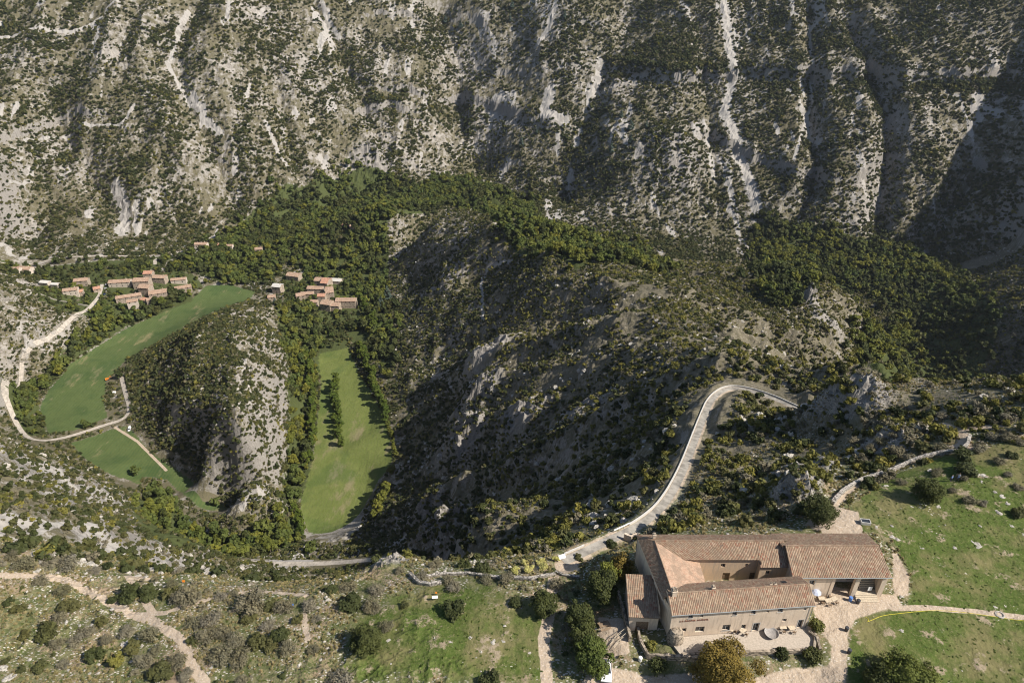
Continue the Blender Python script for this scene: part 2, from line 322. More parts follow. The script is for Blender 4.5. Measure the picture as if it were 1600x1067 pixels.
def terrain_mat():
    m, nt, P = newmat('ground'); N = NT(nt)
    g = N.n('ShaderNodeNewGeometry'); pos = g.outputs['Position']
    a1 = N.n('ShaderNodeAttribute'); a1.attribute_name = 'cover'; s1 = N.n('ShaderNodeSeparateColor'); N.l(a1.outputs['Color'], s1.inputs[0])
    a2 = N.n('ShaderNodeAttribute'); a2.attribute_name = 'relief'; s2 = N.n('ShaderNodeSeparateColor'); N.l(a2.outputs['Color'], s2.inputs[0])
    lawn, mead, path = s1.outputs[0], s1.outputs[1], s1.outputs[2]
    wood, scree, near = s2.outputs[0], s2.outputs[1], s2.outputs[2]
    warp = N.noise(pos, .35, 4, .6); wob = N.math('MULTIPLY_ADD', warp, .7, -.35)
    def edge(x): return N.ss(N.math('ADD', x, wob), .42, .58)
    n_big = N.noise(pos, .012, 4, .55); n_mid = N.noise(pos, .11, 4, .65); n_fine = N.noise(pos, .7, 4, .7); n_tiny = N.noise(pos, 3.2, 3, .7)
    # slopes: pale limestone rubble, low dry scrub between
    rock = N.mix(N.ss(n_mid, .3, .7), (.31, .285, .25), (.20, .18, .155))
    rock = N.mix(N.ss(n_fine, .38, .72), rock, (.37, .34, .30))
    low = N.mix(n_fine, (.085, .082, .045), (.165, .14, .09))
    cov = N.math('ADD', N.math('MULTIPLY', n_mid, .6), N.math('MULTIPLY', n_fine, .5))
    slope = N.mix(N.ss(N.math('ADD', cov, N.math('MULTIPLY_ADD', n_big, .5, -.25)), .45, .58), rock, low)
    ridge = N.mix(N.ss(n_fine, .3, .7), (.19, .165, .12), (.11, .10, .06))
    ridgec = N.mix(N.ss(cov, .36, .54), N.mix(n_tiny, (.31, .27, .21), (.22, .185, .135)), ridge)
    ar = N.n('ShaderNodeAttribute'); ar.attribute_name = 'scrubland'
    slope = N.mix(ar.outputs['Fac'], slope, ridgec)
    sc = N.mix(n_fine, (.385, .36, .325), (.30, .28, .25))
    slope = N.mix(edge(scree), slope, sc)
    # near plateau: thin dry turf, bare soil and stones
    turf = N.mix(N.ss(n_fine, .35, .65), (.085, .10, .036), (.18, .17, .085))
    turf = N.mix(N.ss(n_mid, .52, .68), turf, (.10, .12, .035))
    soil = N.mix(n_tiny, (.33, .25, .17), (.24, .18, .115))
    tn = N.mix(N.ss(N.math('ADD', N.math('MULTIPLY', n_mid, .6), N.math('MULTIPLY', n_tiny, .4)), .49, .60), turf, soil)
    v = N.n('ShaderNodeTexVoronoi', feature='F1'); N.l(N.map(pos, (1.2, 2.4, 1)), v.inputs['Vector']); v.inputs['Scale'].default_value = 1.1; v.inputs['Randomness'].default_value = 1
    stone_zone = N.ss(N.noise(pos, .16, 4, .7), .42, .56)
    stones = N.math('MULTIPLY', N.ss(N.math('ADD', v.outputs['Distance'], N.math('MULTIPLY', n_tiny, .5)), .62, .48), stone_zone)
    tn = N.mix(stones, tn, (.50, .46, .40))
    col = N.mix(near, slope, tn)
    sx = N.n('ShaderNodeSeparateXYZ'); N.l(g.outputs['Normal'], sx.inputs[0])
    cliff = N.mix(N.ss(N.noise(N.map(pos, (1, 1, 2.5)), .9, 5, .7), .3, .7), (.34, .315, .28), (.17, .155, .135)); cliff = N.mix(N.ss(n_tiny, .55, .7), cliff, (.12, .11, .095))
    ck = N.n('ShaderNodeAttribute'); ck.attribute_name = 'crag'
    col = N.mix(N.math('MAXIMUM', ck.outputs['Fac'], N.ss(N.math('ADD', sx.outputs[2], N.math('MULTIPLY_ADD', n_fine, .24, -.12)), .60, .47)), col, cliff)
    # lawn
    gx = N.noise(N.map(pos, (1, 2.2, 1), (0, 0, .6)), .9, 5, .75)
    grass = N.mix(N.ss(gx, .3, .7), (.056, .090, .016), (.100, .125, .034))
    grass = N.mix(N.ss(N.noise(pos, .09, 4, .7), .45, .65), grass, (.165, .15, .065)); grass = N.mix(N.ss(n_tiny, .55, .72), grass, (.19, .17, .08))
    grass = N.mix(N.ss(N.noise(pos, .22, 5, .75), .56, .66), grass, (.31, .25, .17))
    grass = N.mix(N.math('MULTIPLY', N.ss(N.math('ADD', v.outputs['Distance'], N.math('MULTIPLY', n_tiny, .5)), .55, .47), N.ss(N.noise(pos, .13, 4, .75), .61, .68)), grass, (.52, .48, .42))
    col = N.mix(edge(lawn), col, grass)
    # hay meadows of the valley
    am = N.n('ShaderNodeAttribute'); am.attribute_name = 'olive'
    md = N.mix(N.ss(n_mid, .3, .7), (.068, .102, .034), (.084, .117, .040))
    mo = N.mix(N.ss(n_mid, .3, .7), (.114, .142, .036), (.140, .162, .046))
    md = N.mix(am.outputs['Fac'], md, mo)
    stripe = N.n('ShaderNodeTexWave', wave_type='BANDS', bands_direction='X'); N.l(N.map(pos, (1, .35, 0)), stripe.inputs[0]); stripe.inputs['Scale'].default_value = .11; stripe.inputs['Distortion'].default_value = 2
    md = N.mix(N.math('MULTIPLY', stripe.outputs[0], .34), md, (.12, .13, .045))
    md = N.mix(N.ss(N.noise(N.map(pos, (1, .4, 1)), .05, 5, .7), .55, .68), md, (.20, .18, .09)); md = N.mix(N.ss(N.noise(pos, .025, 3, .6), .5, .6), md, N.mix(1, md, (.78, .86, .85), 'MULTIPLY'))
    col = N.mix(edge(mead), col, md)
    # woodland floor
    col = N.mix(edge(wood), col, N.mix(n_fine, (.05, .065, .022), (.085, .095, .035)))
    # trodden earth and gravel
    pc = N.mix(n_fine, (.48, .385, .285), (.37, .29, .21)); pc = N.mix(N.ss(n_tiny, .5, .75), pc, (.56, .50, .42))
    col = N.mix(N.ss(N.math('ADD', path, N.math('MULTIPLY', wob, .8)), .40, .60), col, pc)
    N.l(col, P.inputs['Base Color']); P.inputs['Roughness'].default_value = .95; P.inputs['Specular IOR Level'].default_value = .1
    b1 = N.bump(n_mid, .5, 2.5); b2 = N.bump(n_fine, .6, .6, b1); b3 = N.bump(n_tiny, .5, .12, b2)
    N.l(b3, P.inputs['Normal'])
    return m
def leaf_mat(name, cols, trans=.25):
    m, nt, P = newmat(name); N = NT(nt)
    oi = N.n('ShaderNodeObjectInfo'); cr = N.n('ShaderNodeValToRGB'); N.l(oi.outputs['Random'], cr.inputs[0])
    e = cr.color_ramp.elements
    while len(e) < len(cols): e.new(.5)
    for i, c in enumerate(cols): e[i].position = i / max(1, len(cols) - 1); e[i].color = (*c, 1)
    at = N.n('ShaderNodeAttribute'); at.attribute_name = 'tint'
    c = N.mix(N.math('MULTIPLY', at.outputs['Fac'], .55), cr.outputs[0], N.mix(1, cr.outputs[0], (1.9, 1.78, 1.3), 'MULTIPLY'))
    N.l(c, P.inputs['Base Color']); P.inputs['Roughness'].default_value = .7; P.inputs['Specular IOR Level'].default_value = .2
    tr = N.n('ShaderNodeBsdfTranslucent'); N.l(c, tr.inputs[0])
    mx = N.n('ShaderNodeMixShader'); mx.inputs[0].default_value = trans; N.l(P.outputs[0], mx.inputs[1]); N.l(tr.outputs[0], mx.inputs[2])
    N.l(mx.outputs[0], nt.nodes['Material Output'].inputs[0])
    return m
def flat_mat(name, col, rough=.8, var=.25, scale=2.0, metal=0, bump=0, spec=.3):
    m, nt, P = newmat(name); N = NT(nt)
    g = N.n('ShaderNodeNewGeometry')
    n = N.noise(g.outputs['Position'], scale, 5, .65)
    dark = tuple(c * (1 - var) for c in col); lite = tuple(min(1, c * (1 + var)) for c in col)
    N.l(N.mix(N.ss(n, .3, .7), dark, lite), P.inputs['Base Color'])
    P.inputs['Roughness'].default_value = rough; P.inputs['Metallic'].default_value = metal; P.inputs['Specular IOR Level'].default_value = spec
    if bump: N.l(N.bump(n, .6, bump), P.inputs['Normal'])
    return m
def plaster_mat(name, c1, c2, c3):
    m, nt, P = newmat(name); N = NT(nt)
    g = N.n('ShaderNodeNewGeometry'); p = g.outputs['Position']
    n1 = N.noise(p, .45, 5, .65); n2 = N.noise(p, 3.5, 4, .7)
    st = N.noise(N.map(p, (2.2, 2.2, .25)), 1.0, 4, .6)
    c = N.mix(N.ss(n1, .35, .65), c1, c2); c = N.mix(N.math('MULTIPLY', N.ss(st, .46, .68), .8), c, c3); c = N.mix(N.math('MULTIPLY', N.ss(n2, .52, .7), .35), c, c3)
    N.l(c, P.inputs['Base Color']); P.inputs['Roughness'].default_value = .92; P.inputs['Specular IOR Level'].default_value = .15
    N.l(N.bump(n2, .5, .04), P.inputs['Normal'])
    return m
def stone_mat(name, c1, c2, scale=2.2):
    m, nt, P = newmat(name); N = NT(nt)
    g = N.n('ShaderNodeNewGeometry'); p = g.outputs['Position']
    v = N.n('ShaderNodeTexVoronoi', feature='F1'); N.l(N.map(p, (1, 1, 1.7)), v.inputs['Vector']); v.inputs['Scale'].default_value = scale
    sp = N.n('ShaderNodeSeparateColor'); N.l(v.outputs['Color'], sp.inputs[0])
    c = N.mix(sp.outputs[0], c1, c2); c = N.mix(N.ss(v.outputs['Distance'], .45, .75), c, tuple(k * .4 for k in c2)); c = N.mix(N.ss(N.noise(p, .8, 4, .6), .5, .75), c, tuple(k * .7 for k in c1))
    N.l(c, P.inputs['Base Color']); P.inputs['Roughness'].default_value = .93; P.inputs['Specular IOR Level'].default_value = .15
    N.l(N.bump(v.outputs['Distance'], .7, -.08), P.inputs['Normal'])
    return m
def tile_mat(name, cols):
    """canal tiles: every tile is a face run with its own 'tint' value"""
    m, nt, P = newmat(name); N = NT(nt)
    at = N.n('ShaderNodeAttribute'); at.attribute_name = 'tint'; cr = N.n('ShaderNodeValToRGB'); N.l(at.outputs['Fac'], cr.inputs[0])
    e = cr.color_ramp.elements
    while len(e) < len(cols): e.new(.5)
    for i, c in enumerate(cols): e[i].position = i / (len(cols) - 1); e[i].color = (*c, 1)
    g = N.n('ShaderNodeNewGeometry'); n = N.noise(g.outputs['Position'], .7, 5, .7); n2 = N.noise(g.outputs['Position'], 9, 3, .7)
    c = N.mix(N.math('MULTIPLY', N.ss(n, .42, .62), .6), cr.outputs[0], (.22, .17, .12)); c = N.mix(N.math('MULTIPLY', N.ss(n2, .5, .75), .3), c, (.22, .15, .11))
    N.l(c, P.inputs['Base Color']); P.inputs['Roughness'].default_value = .88; P.inputs['Specular IOR Level'].default_value = .2
    return m
def glass_mat():
    m, nt, P = newmat('window_glass'); P.inputs['Base Color'].default_value = (.03, .035, .04, 1); P.inputs['Roughness'].default_value = .08; P.inputs['Specular IOR Level'].default_value = .6
    return m
M = {}
M['ground'] = terrain_mat()
M['oak'] = leaf_mat('evergreen_leaves', [(.040, .052, .018), (.062, .072, .024), (.050, .062, .021), (.080, .084, .030)])
M['scrub'] = leaf_mat('scrub_leaves', [(.036, .046, .018), (.058, .068, .024), (.046, .056, .022), (.095, .092, .036), (.064, .070, .028)])
M['box'] = leaf_mat('box_leaves', [(.12, .12, .033), (.17, .16, .04), (.10, .105, .032), (.20, .18, .045)])
M['leafy'] = leaf_mat('broad_leaves', [(.055, .078, .022), (.090, .112, .028), (.070, .092, .026), (.14, .15, .032), (.076, .10, .028)])
M['yellowing'] = leaf_mat('yellowing_leaves', [(.095, .11, .022), (.14, .14, .025), (.075, .095, .02)])
M['poplar'] = leaf_mat('poplar_leaves', [(.055, .085, .015), (.085, .11, .018), (.07, .098, .016)])
M['autumn'] = leaf_mat('autumn_leaves', [(.15, .115, .03), (.17, .125, .032)])
M['cedar'] = leaf_mat('cedar_needles', [(.075, .10, .085), (.06, .085, .07)], .1)
M['dead'] = leaf_mat('grey_twigs', [(.15, .135, .095), (.12, .11, .07), (.17, .155, .12), (.11, .105, .06)], .1)
M['bark'] = flat_mat('bark', (.16, .13, .10), .9, .3, 3)
M['asphalt'] = flat_mat('asphalt', (.29, .265, .225), .9, .38, .4)
M['lane'] = flat_mat('pale_lane', (.40, .355, .295), .9, .25, .5)
M['stone'] = stone_mat('dry_stone', (.46, .42, .36), (.32, .29, .25), 2.6)
M['rubble'] = stone_mat('rubble_masonry', (.40, .33, .25), (.30, .25, .19), 2.0)
M['rock'] = flat_mat('limestone', (.38, .35, .30), .95, .38, 1.6, bump=.3)
M['plaster'] = plaster_mat('lime_plaster', (.68, .56, .43), (.61, .49, .37), (.47, .38, .29))
M['ochre'] = plaster_mat('ochre_plaster', (.62, .46, .31), (.55, .41, .28), (.45, .36, .27))
M['villagewall'] = stone_mat('village_masonry', (.50, .41, .32), (.38, .31, .24), 1.1)
M['villagepale'] = plaster_mat('pale_render', (.58, .50, .42), (.50, .43, .35), (.38, .33, .27))
M['tile'] = tile_mat('canal_tiles', [(.26, .175, .115), (.33, .235, .155), (.23, .15, .10), (.38, .28, .195), (.29, .20, .13), (.40, .30, .21), (.27, .185, .12), (.26, .125, .08), (.31, .215, .145)])
M['vtile'] = tile_mat('village_tiles', [(.37, .24, .165), (.44, .31, .22), (.32, .20, .14), (.49, .37, .28)])
M['rtile'] = tile_mat('new_tiles', [(.48, .24, .16), (.52, .29, .19), (.43, .21, .14)])
M['flattile'] = tile_mat('flat_terracotta', [(.44, .30, .205), (.49, .345, .245), (.39, .24, .16), (.46, .32, .225)])
M['glass'] = glass_mat()
M['wood'] = flat_mat('weathered_wood', (.24, .17, .11), .8, .3, 4)
M['palewood'] = flat_mat('pale_wood', (.50, .42, .31), .8, .2, 4)
M['white'] = flat_mat('white_paint', (.78, .77, .74), .5, .05, 3)
M['shutter'] = flat_mat('grey_joinery', (.30, .31, .30), .6, .1, 3)
M['darkmetal'] = flat_mat('dark_metal', (.07, .07, .075), .5, .2, 3, metal=.4)
M['rubber'] = flat_mat('rubber', (.03, .03, .03), .8, .2, 3)
M['carwhite'] = flat_mat('white_car_paint', (.80, .80, .80), .2, .02, 3, spec=.6)
M['carblue'] = flat_mat('dark_blue_car_paint', (.03, .05, .12), .2, .05, 3, spec=.6)
M['carsilver'] = flat_mat('silver_car_paint', (.40, .41, .42), .25, .05, 3, spec=.6)
M['letter'] = flat_mat('rust_red_lettering', (.30, .15, .10), .8, .15, 3)
M['bluepaint'] = flat_mat('blue_cloth', (.10, .20, .48), .8, .1, 3)
M['orange'] = flat_mat('orange_paint', (.75, .25, .03), .6, .1, 3)
M['yellow'] = flat_mat('yellow_hose', (.65, .55, .06), .6, .1, 3)
M['concrete'] = flat_mat('concrete', (.50, .48, .44), .9, .12, 3)
M['skin'] = flat_mat('skin', (.50, .32, .24), .6, .05, 3)
M['cloth_blue'] = flat_mat('blue_jacket', (.16, .24, .40), .9, .1, 3)
M['cloth_dark'] = flat_mat('dark_trousers', (.05, .05, .07), .9, .1, 3)
M['redcloth'] = flat_mat('red_cloth', (.5, .06, .04), .8, .1, 3)

# ================================================================ objects: names, labels, groups
def link(o, parent=None):
    COL.objects.link(o)
    if parent is not None: o.parent = parent
    return o
def meta(o, label=None, cat=None, group=None, kind=None):
    if label: o['label'] = label
    if cat: o['category'] = cat
    if group: o['group'] = group
    if kind: o['kind'] = kind
    return o
def empty(name, loc, rz=0, label=None, cat=None, group=None):
    o = bpy.data.objects.new(name, None); o.location = loc; o.rotation_euler = (0, 0, rz); COL.objects.link(o)
    return meta(o, label, cat, group)
def np_mesh(name, V, Fq, mats, tint=None, smooth=False, midx=None):
    me = bpy.data.meshes.new(name); V = np.asarray(V, np.float32); Fq = np.asarray(Fq, np.int32); k = Fq.shape[1]
    me.vertices.add(len(V)); me.vertices.foreach_set('co', V.ravel()); me.loops.add(Fq.size); me.loops.foreach_set('vertex_index', Fq.ravel())
    me.polygons.add(len(Fq)); me.polygons.foreach_set('loop_start', np.arange(len(Fq), dtype=np.int32) * k)
    me.polygons.foreach_set('use_smooth', np.full(len(Fq), smooth))
    for m in mats: me.materials.append(m)
    if midx is not None: me.polygons.foreach_set('material_index', np.asarray(midx, np.int32))
    if tint is not None:
        a = me.attributes.new('tint', 'FLOAT', 'FACE'); a.data.foreach_set('value', np.asarray(tint, np.float32))
    me.update(); me.validate(); return me
class MB:
    """collects faces; build() links them as one mesh object"""
    def __init__(s): s.v = []; s.f = []; s.t = []
    def face(s, P, t=.5):
        n = len(s.v); s.v += [tuple(p) for p in P]; s.f.append(tuple(range(n, n + len(P)))); s.t.append(t); return s
    def box(s, x0, x1, y0, y1, z0, z1, M4=None, t=.5):
        P = [Vector((x, y, z)) for z in (z0, z1) for y in (y0, y1) for x in (x0, x1)]
        if M4 is not None: P = [M4 @ p for p in P]
        for q in ((0, 2, 3, 1), (4, 5, 7, 6), (0, 1, 5, 4), (1, 3, 7, 5), (3, 2, 6, 7), (2, 0, 4, 6)): s.face([P[i] for i in q], t)
        return s
    def tube(s, a, b, r0, r1=None, n=8):
        a = Vector(a); b = Vector(b); r1 = r0 if r1 is None else r1; d = (b - a).normalized(); u = d.orthogonal().normalized(); w = d.cross(u)
        A = [a + (u * math.cos(6.2832 * i / n) + w * math.sin(6.2832 * i / n)) * r0 for i in range(n)]; B = [b + (u * math.cos(6.2832 * i / n) + w * math.sin(6.2832 * i / n)) * r1 for i in range(n)]
        for i in range(n): s.face([A[i], A[(i + 1) % n], B[(i + 1) % n], B[i]])
        s.face(A[::-1]); s.face(B); return s
    def lathe(s, prof, n=20, c=(0, 0, 0)):
        for (r0, z0), (r1, z1) in zip(prof[:-1], prof[1:]):
            for i in range(n):
                a = 6.28318 * i / n; b = 6.28318 * (i + 1) / n
                s.face([(c[0] + r0 * math.cos(a), c[1] + r0 * math.sin(a), c[2] + z0), (c[0] + r0 * math.cos(b), c[1] + r0 * math.sin(b), c[2] + z0), (c[0] + r1 * math.cos(b), c[1] + r1 * math.sin(b), c[2] + z1), (c[0] + r1 * math.cos(a), c[1] + r1 * math.sin(a), c[2] + z1)])
        return s
    def build(s, name, mat, parent=None, smooth=False, weld=False, **k):
        me = bpy.data.meshes.new(name); me.from_pydata(s.v, [], s.f); me.materials.append(mat)
        a = me.attributes.new('tint', 'FLOAT', 'FACE'); a.data.foreach_set('value', s.t)
        me.update()
        if weld or smooth:
            bm = bmesh.new(); bm.from_mesh(me); bmesh.ops.remove_doubles(bm, verts=bm.verts, dist=1e-4); bm.to_mesh(me); bm.free()
            if smooth: me.polygons.foreach_set('use_smooth', [True] * len(me.polygons))
        o = bpy.data.objects.new(name, me); link(o, parent); return meta(o, **k)
def copy_thing(src, loc, rz=0, sc=1.0, label=None, group=None):
    r = src.copy(); COL.objects.link(r); r.location = loc; r.rotation_euler = (0, 0, rz); r.scale = (sc, sc, sc) if not isinstance(sc, tuple) else sc
    if label: r['label'] = label
    if group: r['group'] = group
    for ch in src.children:
        c = ch.copy(); COL.objects.link(c); c.parent = r
        for gc in ch.children:
            d = gc.copy(); COL.objects.link(d); d.parent = c
    return r
# ================================================================ plants
RNG = np.random.default_rng(7)
def leaves(centres, radii, n, size, tint=None, up=.3, fill=.35):
    """n leaf sprays spread over the shells of several clumps"""
    C_ = np.array(centres, float); Rr = np.array(radii, float).reshape(len(C_), -1)
    if Rr.shape[1] == 1: Rr = np.repeat(Rr, 3, 1)
    w = Rr.prod(1) ** .67; k = RNG.choice(len(C_), n, p=w / w.sum())
    d = RNG.normal(size=(n, 3)); d /= np.linalg.norm(d, axis=1)[:, None]; d[:, 2] = np.where(RNG.random(n) < .6, np.abs(d[:, 2]), d[:, 2])
    rr = 1 - fill * RNG.random(n) ** 1.3 + .10 * RNG.normal(size=n)
    p = C_[k] + d * Rr[k] * rr[:, None]
    nr = d + RNG.normal(size=(n, 3)) * .55; nr[:, 2] += up; nr /= np.linalg.norm(nr, axis=1)[:, None]
    h = RNG.normal(size=(n, 3)); u = np.cross(nr, h); u /= np.linalg.norm(u, axis=1)[:, None]; v = np.cross(nr, u)
    s = size * (.6 + .8 * RNG.random(n))[:, None]
    V = np.stack([p - u * s - v * s * .55, p + u * s * .8 - v * s * .7, p + u * s + v * s * .6, p - u * s * .7 + v * s * .8], 1).reshape(-1, 3)
    ct = RNG.random(len(C_)); t = np.clip(ct[k] * .7 + .3 * RNG.random(n), 0, 1)
    return V, np.arange(4 * n).reshape(-1, 4), t
def clumps(h, r, n, z0=.25, flat=1.0):
    out = []; rad = []
    for i in range(n):
        a = RNG.random() * 6.283; q = RNG.random() ** .5 * .72; z = z0 + (1 - z0) * (.12 + .74 * RNG.random())
        taper = math.sqrt(max(.05, 1 - ((z - (z0 + 1) / 2 * .95) / (.62 * (1 - z0) + .1)) ** 2))
        out.append((math.cos(a) * q * r * taper, math.sin(a) * q * r * taper, z * h)); rad.append((r * RNG.uniform(.30, .5),) * 2 + (r * RNG.uniform(.26, .42) * flat,))
    return out, rad
def cr_mesh(name, C_, Rr, n, size, mat, **k):
    V, Fq, t = leaves(C_, Rr, n, size, **k); return np_mesh(name, V, Fq, [mat], t)
def trunk_mesh(name, h, r, limbs=5, spread=.5, mat=None, reach=.75):
    b = MB(); th = h * .3
    b.tube((0, 0, -.6), (0, 0, th), r, r * .75, 7)
    for i in range(limbs):
        a = 6.283 * i / limbs + RNG.random(); q = h * spread * RNG.uniform(.4, .7)
        m = (math.cos(a) * q * .45, math.sin(a) * q * .45, th + (h * reach - th) * .5); e = (math.cos(a) * q, math.sin(a) * q, h * reach * RNG.uniform(.85, 1.1))
        b.tube((0, 0, th * .9), m, r * .5, r * .32, 5); b.tube(m, e, r * .32, r * .1, 5)
        for j in range(2):
            aa = a + RNG.uniform(-1, 1); b.tube(m, (m[0] + math.cos(aa) * q * .5, m[1] + math.sin(aa) * q * .5, m[2] + h * .2), r * .2, r * .06, 4)
    me = bpy.data.meshes.new(name); me.from_pydata(b.v, [], b.f); me.materials.append(mat or M['bark']); return me
def plant(name, crown, trunk, cat, loc, rz, sc, label, group=None, crown_name='crown', trunk_name='trunk'):
    e = empty(name, loc, rz, label, cat, group); e.scale = (sc, sc, sc) if not isinstance(sc, tuple) else sc
    link(bpy.data.objects.new(crown_name, crown), e)
    if trunk: link(bpy.data.objects.new(trunk_name, trunk), e)
    return e
# ================================================================ the ground
def covers(x, y):
    """what lies on the ground at each point"""
    S = x.shape
    def region(polys, soft):
        out = np.zeros(S)
        for p in polys:
            P = np.array(p); pad = soft * 2
            m = (x > P[:, 0].min() - pad) & (x < P[:, 0].max() + pad) & (y > P[:, 1].min() - pad) & (y < P[:, 1].max() + pad)
            if not m.any(): continue
            X = x[m]; Y = y[m]
            ins = inpoly(X, Y, p); d = pdist(X, Y, list(p) + [p[0]], 1e6)[0]
            out[m] = np.maximum(out[m], np.clip(.5 + np.where(ins, 1, -1) * d / soft, 0, 1))
        return out
    lawn = np.maximum(region([LAWN], 3), region([FIELD], 16) * .85)
    mead = region(MEADOWS, 10); wood = region(WOODS, 16); olive = region([MEADOWS[1]], 2)
    path = region(DRIVE, 2)
    for p, w in PATHS: path = np.maximum(path, 1 - sstep(w * .2, w * 2.1, pdist(x, y, p)[0]))
    for p in (ROAD_MAIN,): path = np.maximum(path, .55 * (1 - sstep(1.5, 2.8, pdist(x, y, p)[0])))
    scree = np.zeros(S)
    for p, w in TRACKS: scree = np.maximum(scree, 1 - sstep(w * .1, w * 2.3, pdist(x, y, p)[0]))
    return lawn, mead, path, wood, scree, olive
LANES = []
def build_ground():
    NU, NV = 1150, 1500
    yy = np.exp(np.linspace(math.log(30), math.log(1980), NV)); s = np.linspace(-1, 1, NU)
    Y = np.repeat(yy[:, None], NU, 1); X = s[None] * (1.2 * Y + 60)
    Zh = height(X, Y)
    V = np.stack([X, Y, Zh], -1).reshape(-1, 3)
    i = np.arange(NU * NV).reshape(NV, NU); Fq = np.stack([i[:-1, :-1], i[:-1, 1:], i[1:, 1:], i[1:, :-1]], -1).reshape(-1, 4)
    me = np_mesh('ground', V, Fq, [M['ground']], smooth=False)
    lawn, mead, path, wood, scree, olive = covers(X, Y)
    b = gridv(BASE, X, Y); sl = gridv(SLOPE, X, Y)
    mead = mead * (1 - sstep(.35, .6, sl)); wood = wood * (1 - .8 * sstep(-60, -30, b))
    # bare rubble where the gullies run
    g = ridged((X + 45 * fbm(X / 260, Y / 260, 3, 11)) / 38 + 1.3, (Y + 60 * fbm(X / 200, Y / 200, 2, 17)) / 190 + 2.1, 2, 25)
    auto = sstep(.36, .55, fbm(X / 20, Y / 60, 3, 130)) * sstep(860, 960, Y + .15 * np.abs(X)) * .8
    leftslope = (1 - sstep(-60, -30, X + .16 * Y)) * sstep(90, 140, Y) * (1 - sstep(560, 700, Y)) * sstep(-278, -255, b)
    auto = np.maximum(auto, leftslope * sstep(.05, .3, fbm(X / 13, Y / 22, 3, 133)))
    scree = np.maximum(scree, auto)
    near = (1 - sstep(118, 165, Y + 14 * fbm(X / 12, Y / 12, 3, 140))) * sstep(-32, -14, b)
    cm = crag_mask(X, Y); near = near * (1 - sstep(.15, .5, cm))
    ridgem = sstep(-30, 10, X + .0 * Y + 20) * (1 - sstep(850, 950, Y)) * (1 - near); ridgem = np.maximum(ridgem * sstep(-60, 0, X + Y * .04), 0)
    ar = lambda n, d: me.attributes.new(n, 'FLOAT', 'POINT').data.foreach_set('value', d.astype(np.float32).ravel())
    c = np.ones((len(V), 4), np.float32); c[:, 0] = lawn.ravel(); c[:, 1] = mead.ravel(); c[:, 2] = path.ravel()
    me.color_attributes.new('cover', 'FLOAT_COLOR', 'POINT').data.foreach_set('color', c.ravel())
    c[:, 0] = wood.ravel(); c[:, 1] = scree.ravel(); c[:, 2] = near.ravel()
    me.color_attributes.new('relief', 'FLOAT_COLOR', 'POINT').data.foreach_set('color', c.ravel())
    ar('scrubland', ridgem); ar('olive', olive); ar('crag', sstep(.12, .5, cm + .15 * fbm(X / 6, Y / 6, 3, 150)))
    o = link(bpy.data.objects.new('ground', me)); meta(o, kind='structure')
def ribbon(name, line, hw, mat, dz, use_z=True, z0=0):
    P = [Vector((p[0], p[1], (p[2] if use_z and len(p) > 2 else H1(p[0], p[1])) + dz)) for p in line]
    b = MB(); L = []
    for i, p in enumerate(P):
        t = (P[min(i + 1, len(P) - 1)] - P[max(i - 1, 0)]); t.z = 0; t.normalize(); nrm = Vector((-t.y, t.x, 0))
        row = [p + nrm * hw * k for k in (-1, -.33, .33, 1)]
        if not use_z:
            for q in row: q.z = H1(q.x, q.y) + dz
        L.append(row)
    for a, c in zip(L[:-1], L[1:]):
        for k in range(3): b.face([a[k], a[k + 1], c[k + 1], c[k]])
    return b.build(name, mat)
def parapet(line, off, w, h, name, mat, label, cat, rough=.12, seg=1.0, use_z=True):
    """a stone wall following a line, its top uneven"""
    P = [Vector((p[0], p[1], (p[2] if use_z and len(p) > 2 else 0))) for p in line]; pts = []; acc = 0
    for a, c in zip(P[:-1], P[1:]):
        n = max(1, int((c - a).length / seg))
        for k in range(n): pts.append(a.lerp(c, k / n))
    pts.append(P[-1]); rows = []
    for i, p in enumerate(pts):
        t = pts[min(i + 1, len(pts) - 1)] - pts[max(i - 1, 0)]; t.z = 0; t.normalize(); nr = Vector((-t.y, t.x, 0)); c = p + nr * off
        z = (p.z if use_z else H1(c.x, c.y)); j = RNG.uniform(-rough, rough, 6); hh = h + j[0]
        rows.append([c + nr * (w / 2 + j[1] * .4) + Vector((0, 0, z - c.z - .5)), c + nr * (w / 2 * .85 + j[2] * .4) + Vector((0, 0, z - c.z + hh)), c - nr * (w / 2 * .85 + j[3] * .4) + Vector((0, 0, z - c.z + hh + j[4] * .4)), c - nr * (w / 2 + j[5] * .4) + Vector((0, 0, z - c.z - .5))])
    b = MB()
    for a, c in zip(rows[:-1], rows[1:]):
        for k in range(3): b.face([a[k], c[k], c[k + 1], a[k + 1]])
    b.face(rows[0]); b.face(rows[-1][::-1])
    return b.build(name, mat, label=label, cat=cat)
build_ground()
meta(ribbon('road', ROAD_MAIN, 1.1, M['asphalt'], .06), kind='structure')
meta(ribbon('valley_road', ROAD_VALLEY, 1.6, M['lane'], .08), kind='structure')
def lane(px, hw, name='lane', n=2):
    L = smooth_line([hit(*p) for p in px], n); D = []
    for a, c in zip(L[:-1], L[1:]):
        k = max(1, int(math.hypot(c[0] - a[0], c[1] - a[1]) / 4))
        D += [(a[0] + (c[0] - a[0]) * i / k, a[1] + (c[1] - a[1]) * i / k) for i in range(k)]
    D.append(L[-1]); LANES.append((D, hw))
    meta(ribbon(name, D, hw, M['lane'], .45, False), kind='structure')
lane([(160,445),(155,465),(130,490),(100,510),(62,540),(28,572),(8,600),(14,640),(40,683),(62,690),(120,680),(165,664),(196,655),(204,640),(196,615),(190,590)], 1.9)
lane([(243,414),(242,405),(262,402),(285,392),(340,386)], 2.2)
lane([(0,410),(60,408),(130,402),(200,400),(260,400)], 1.6)
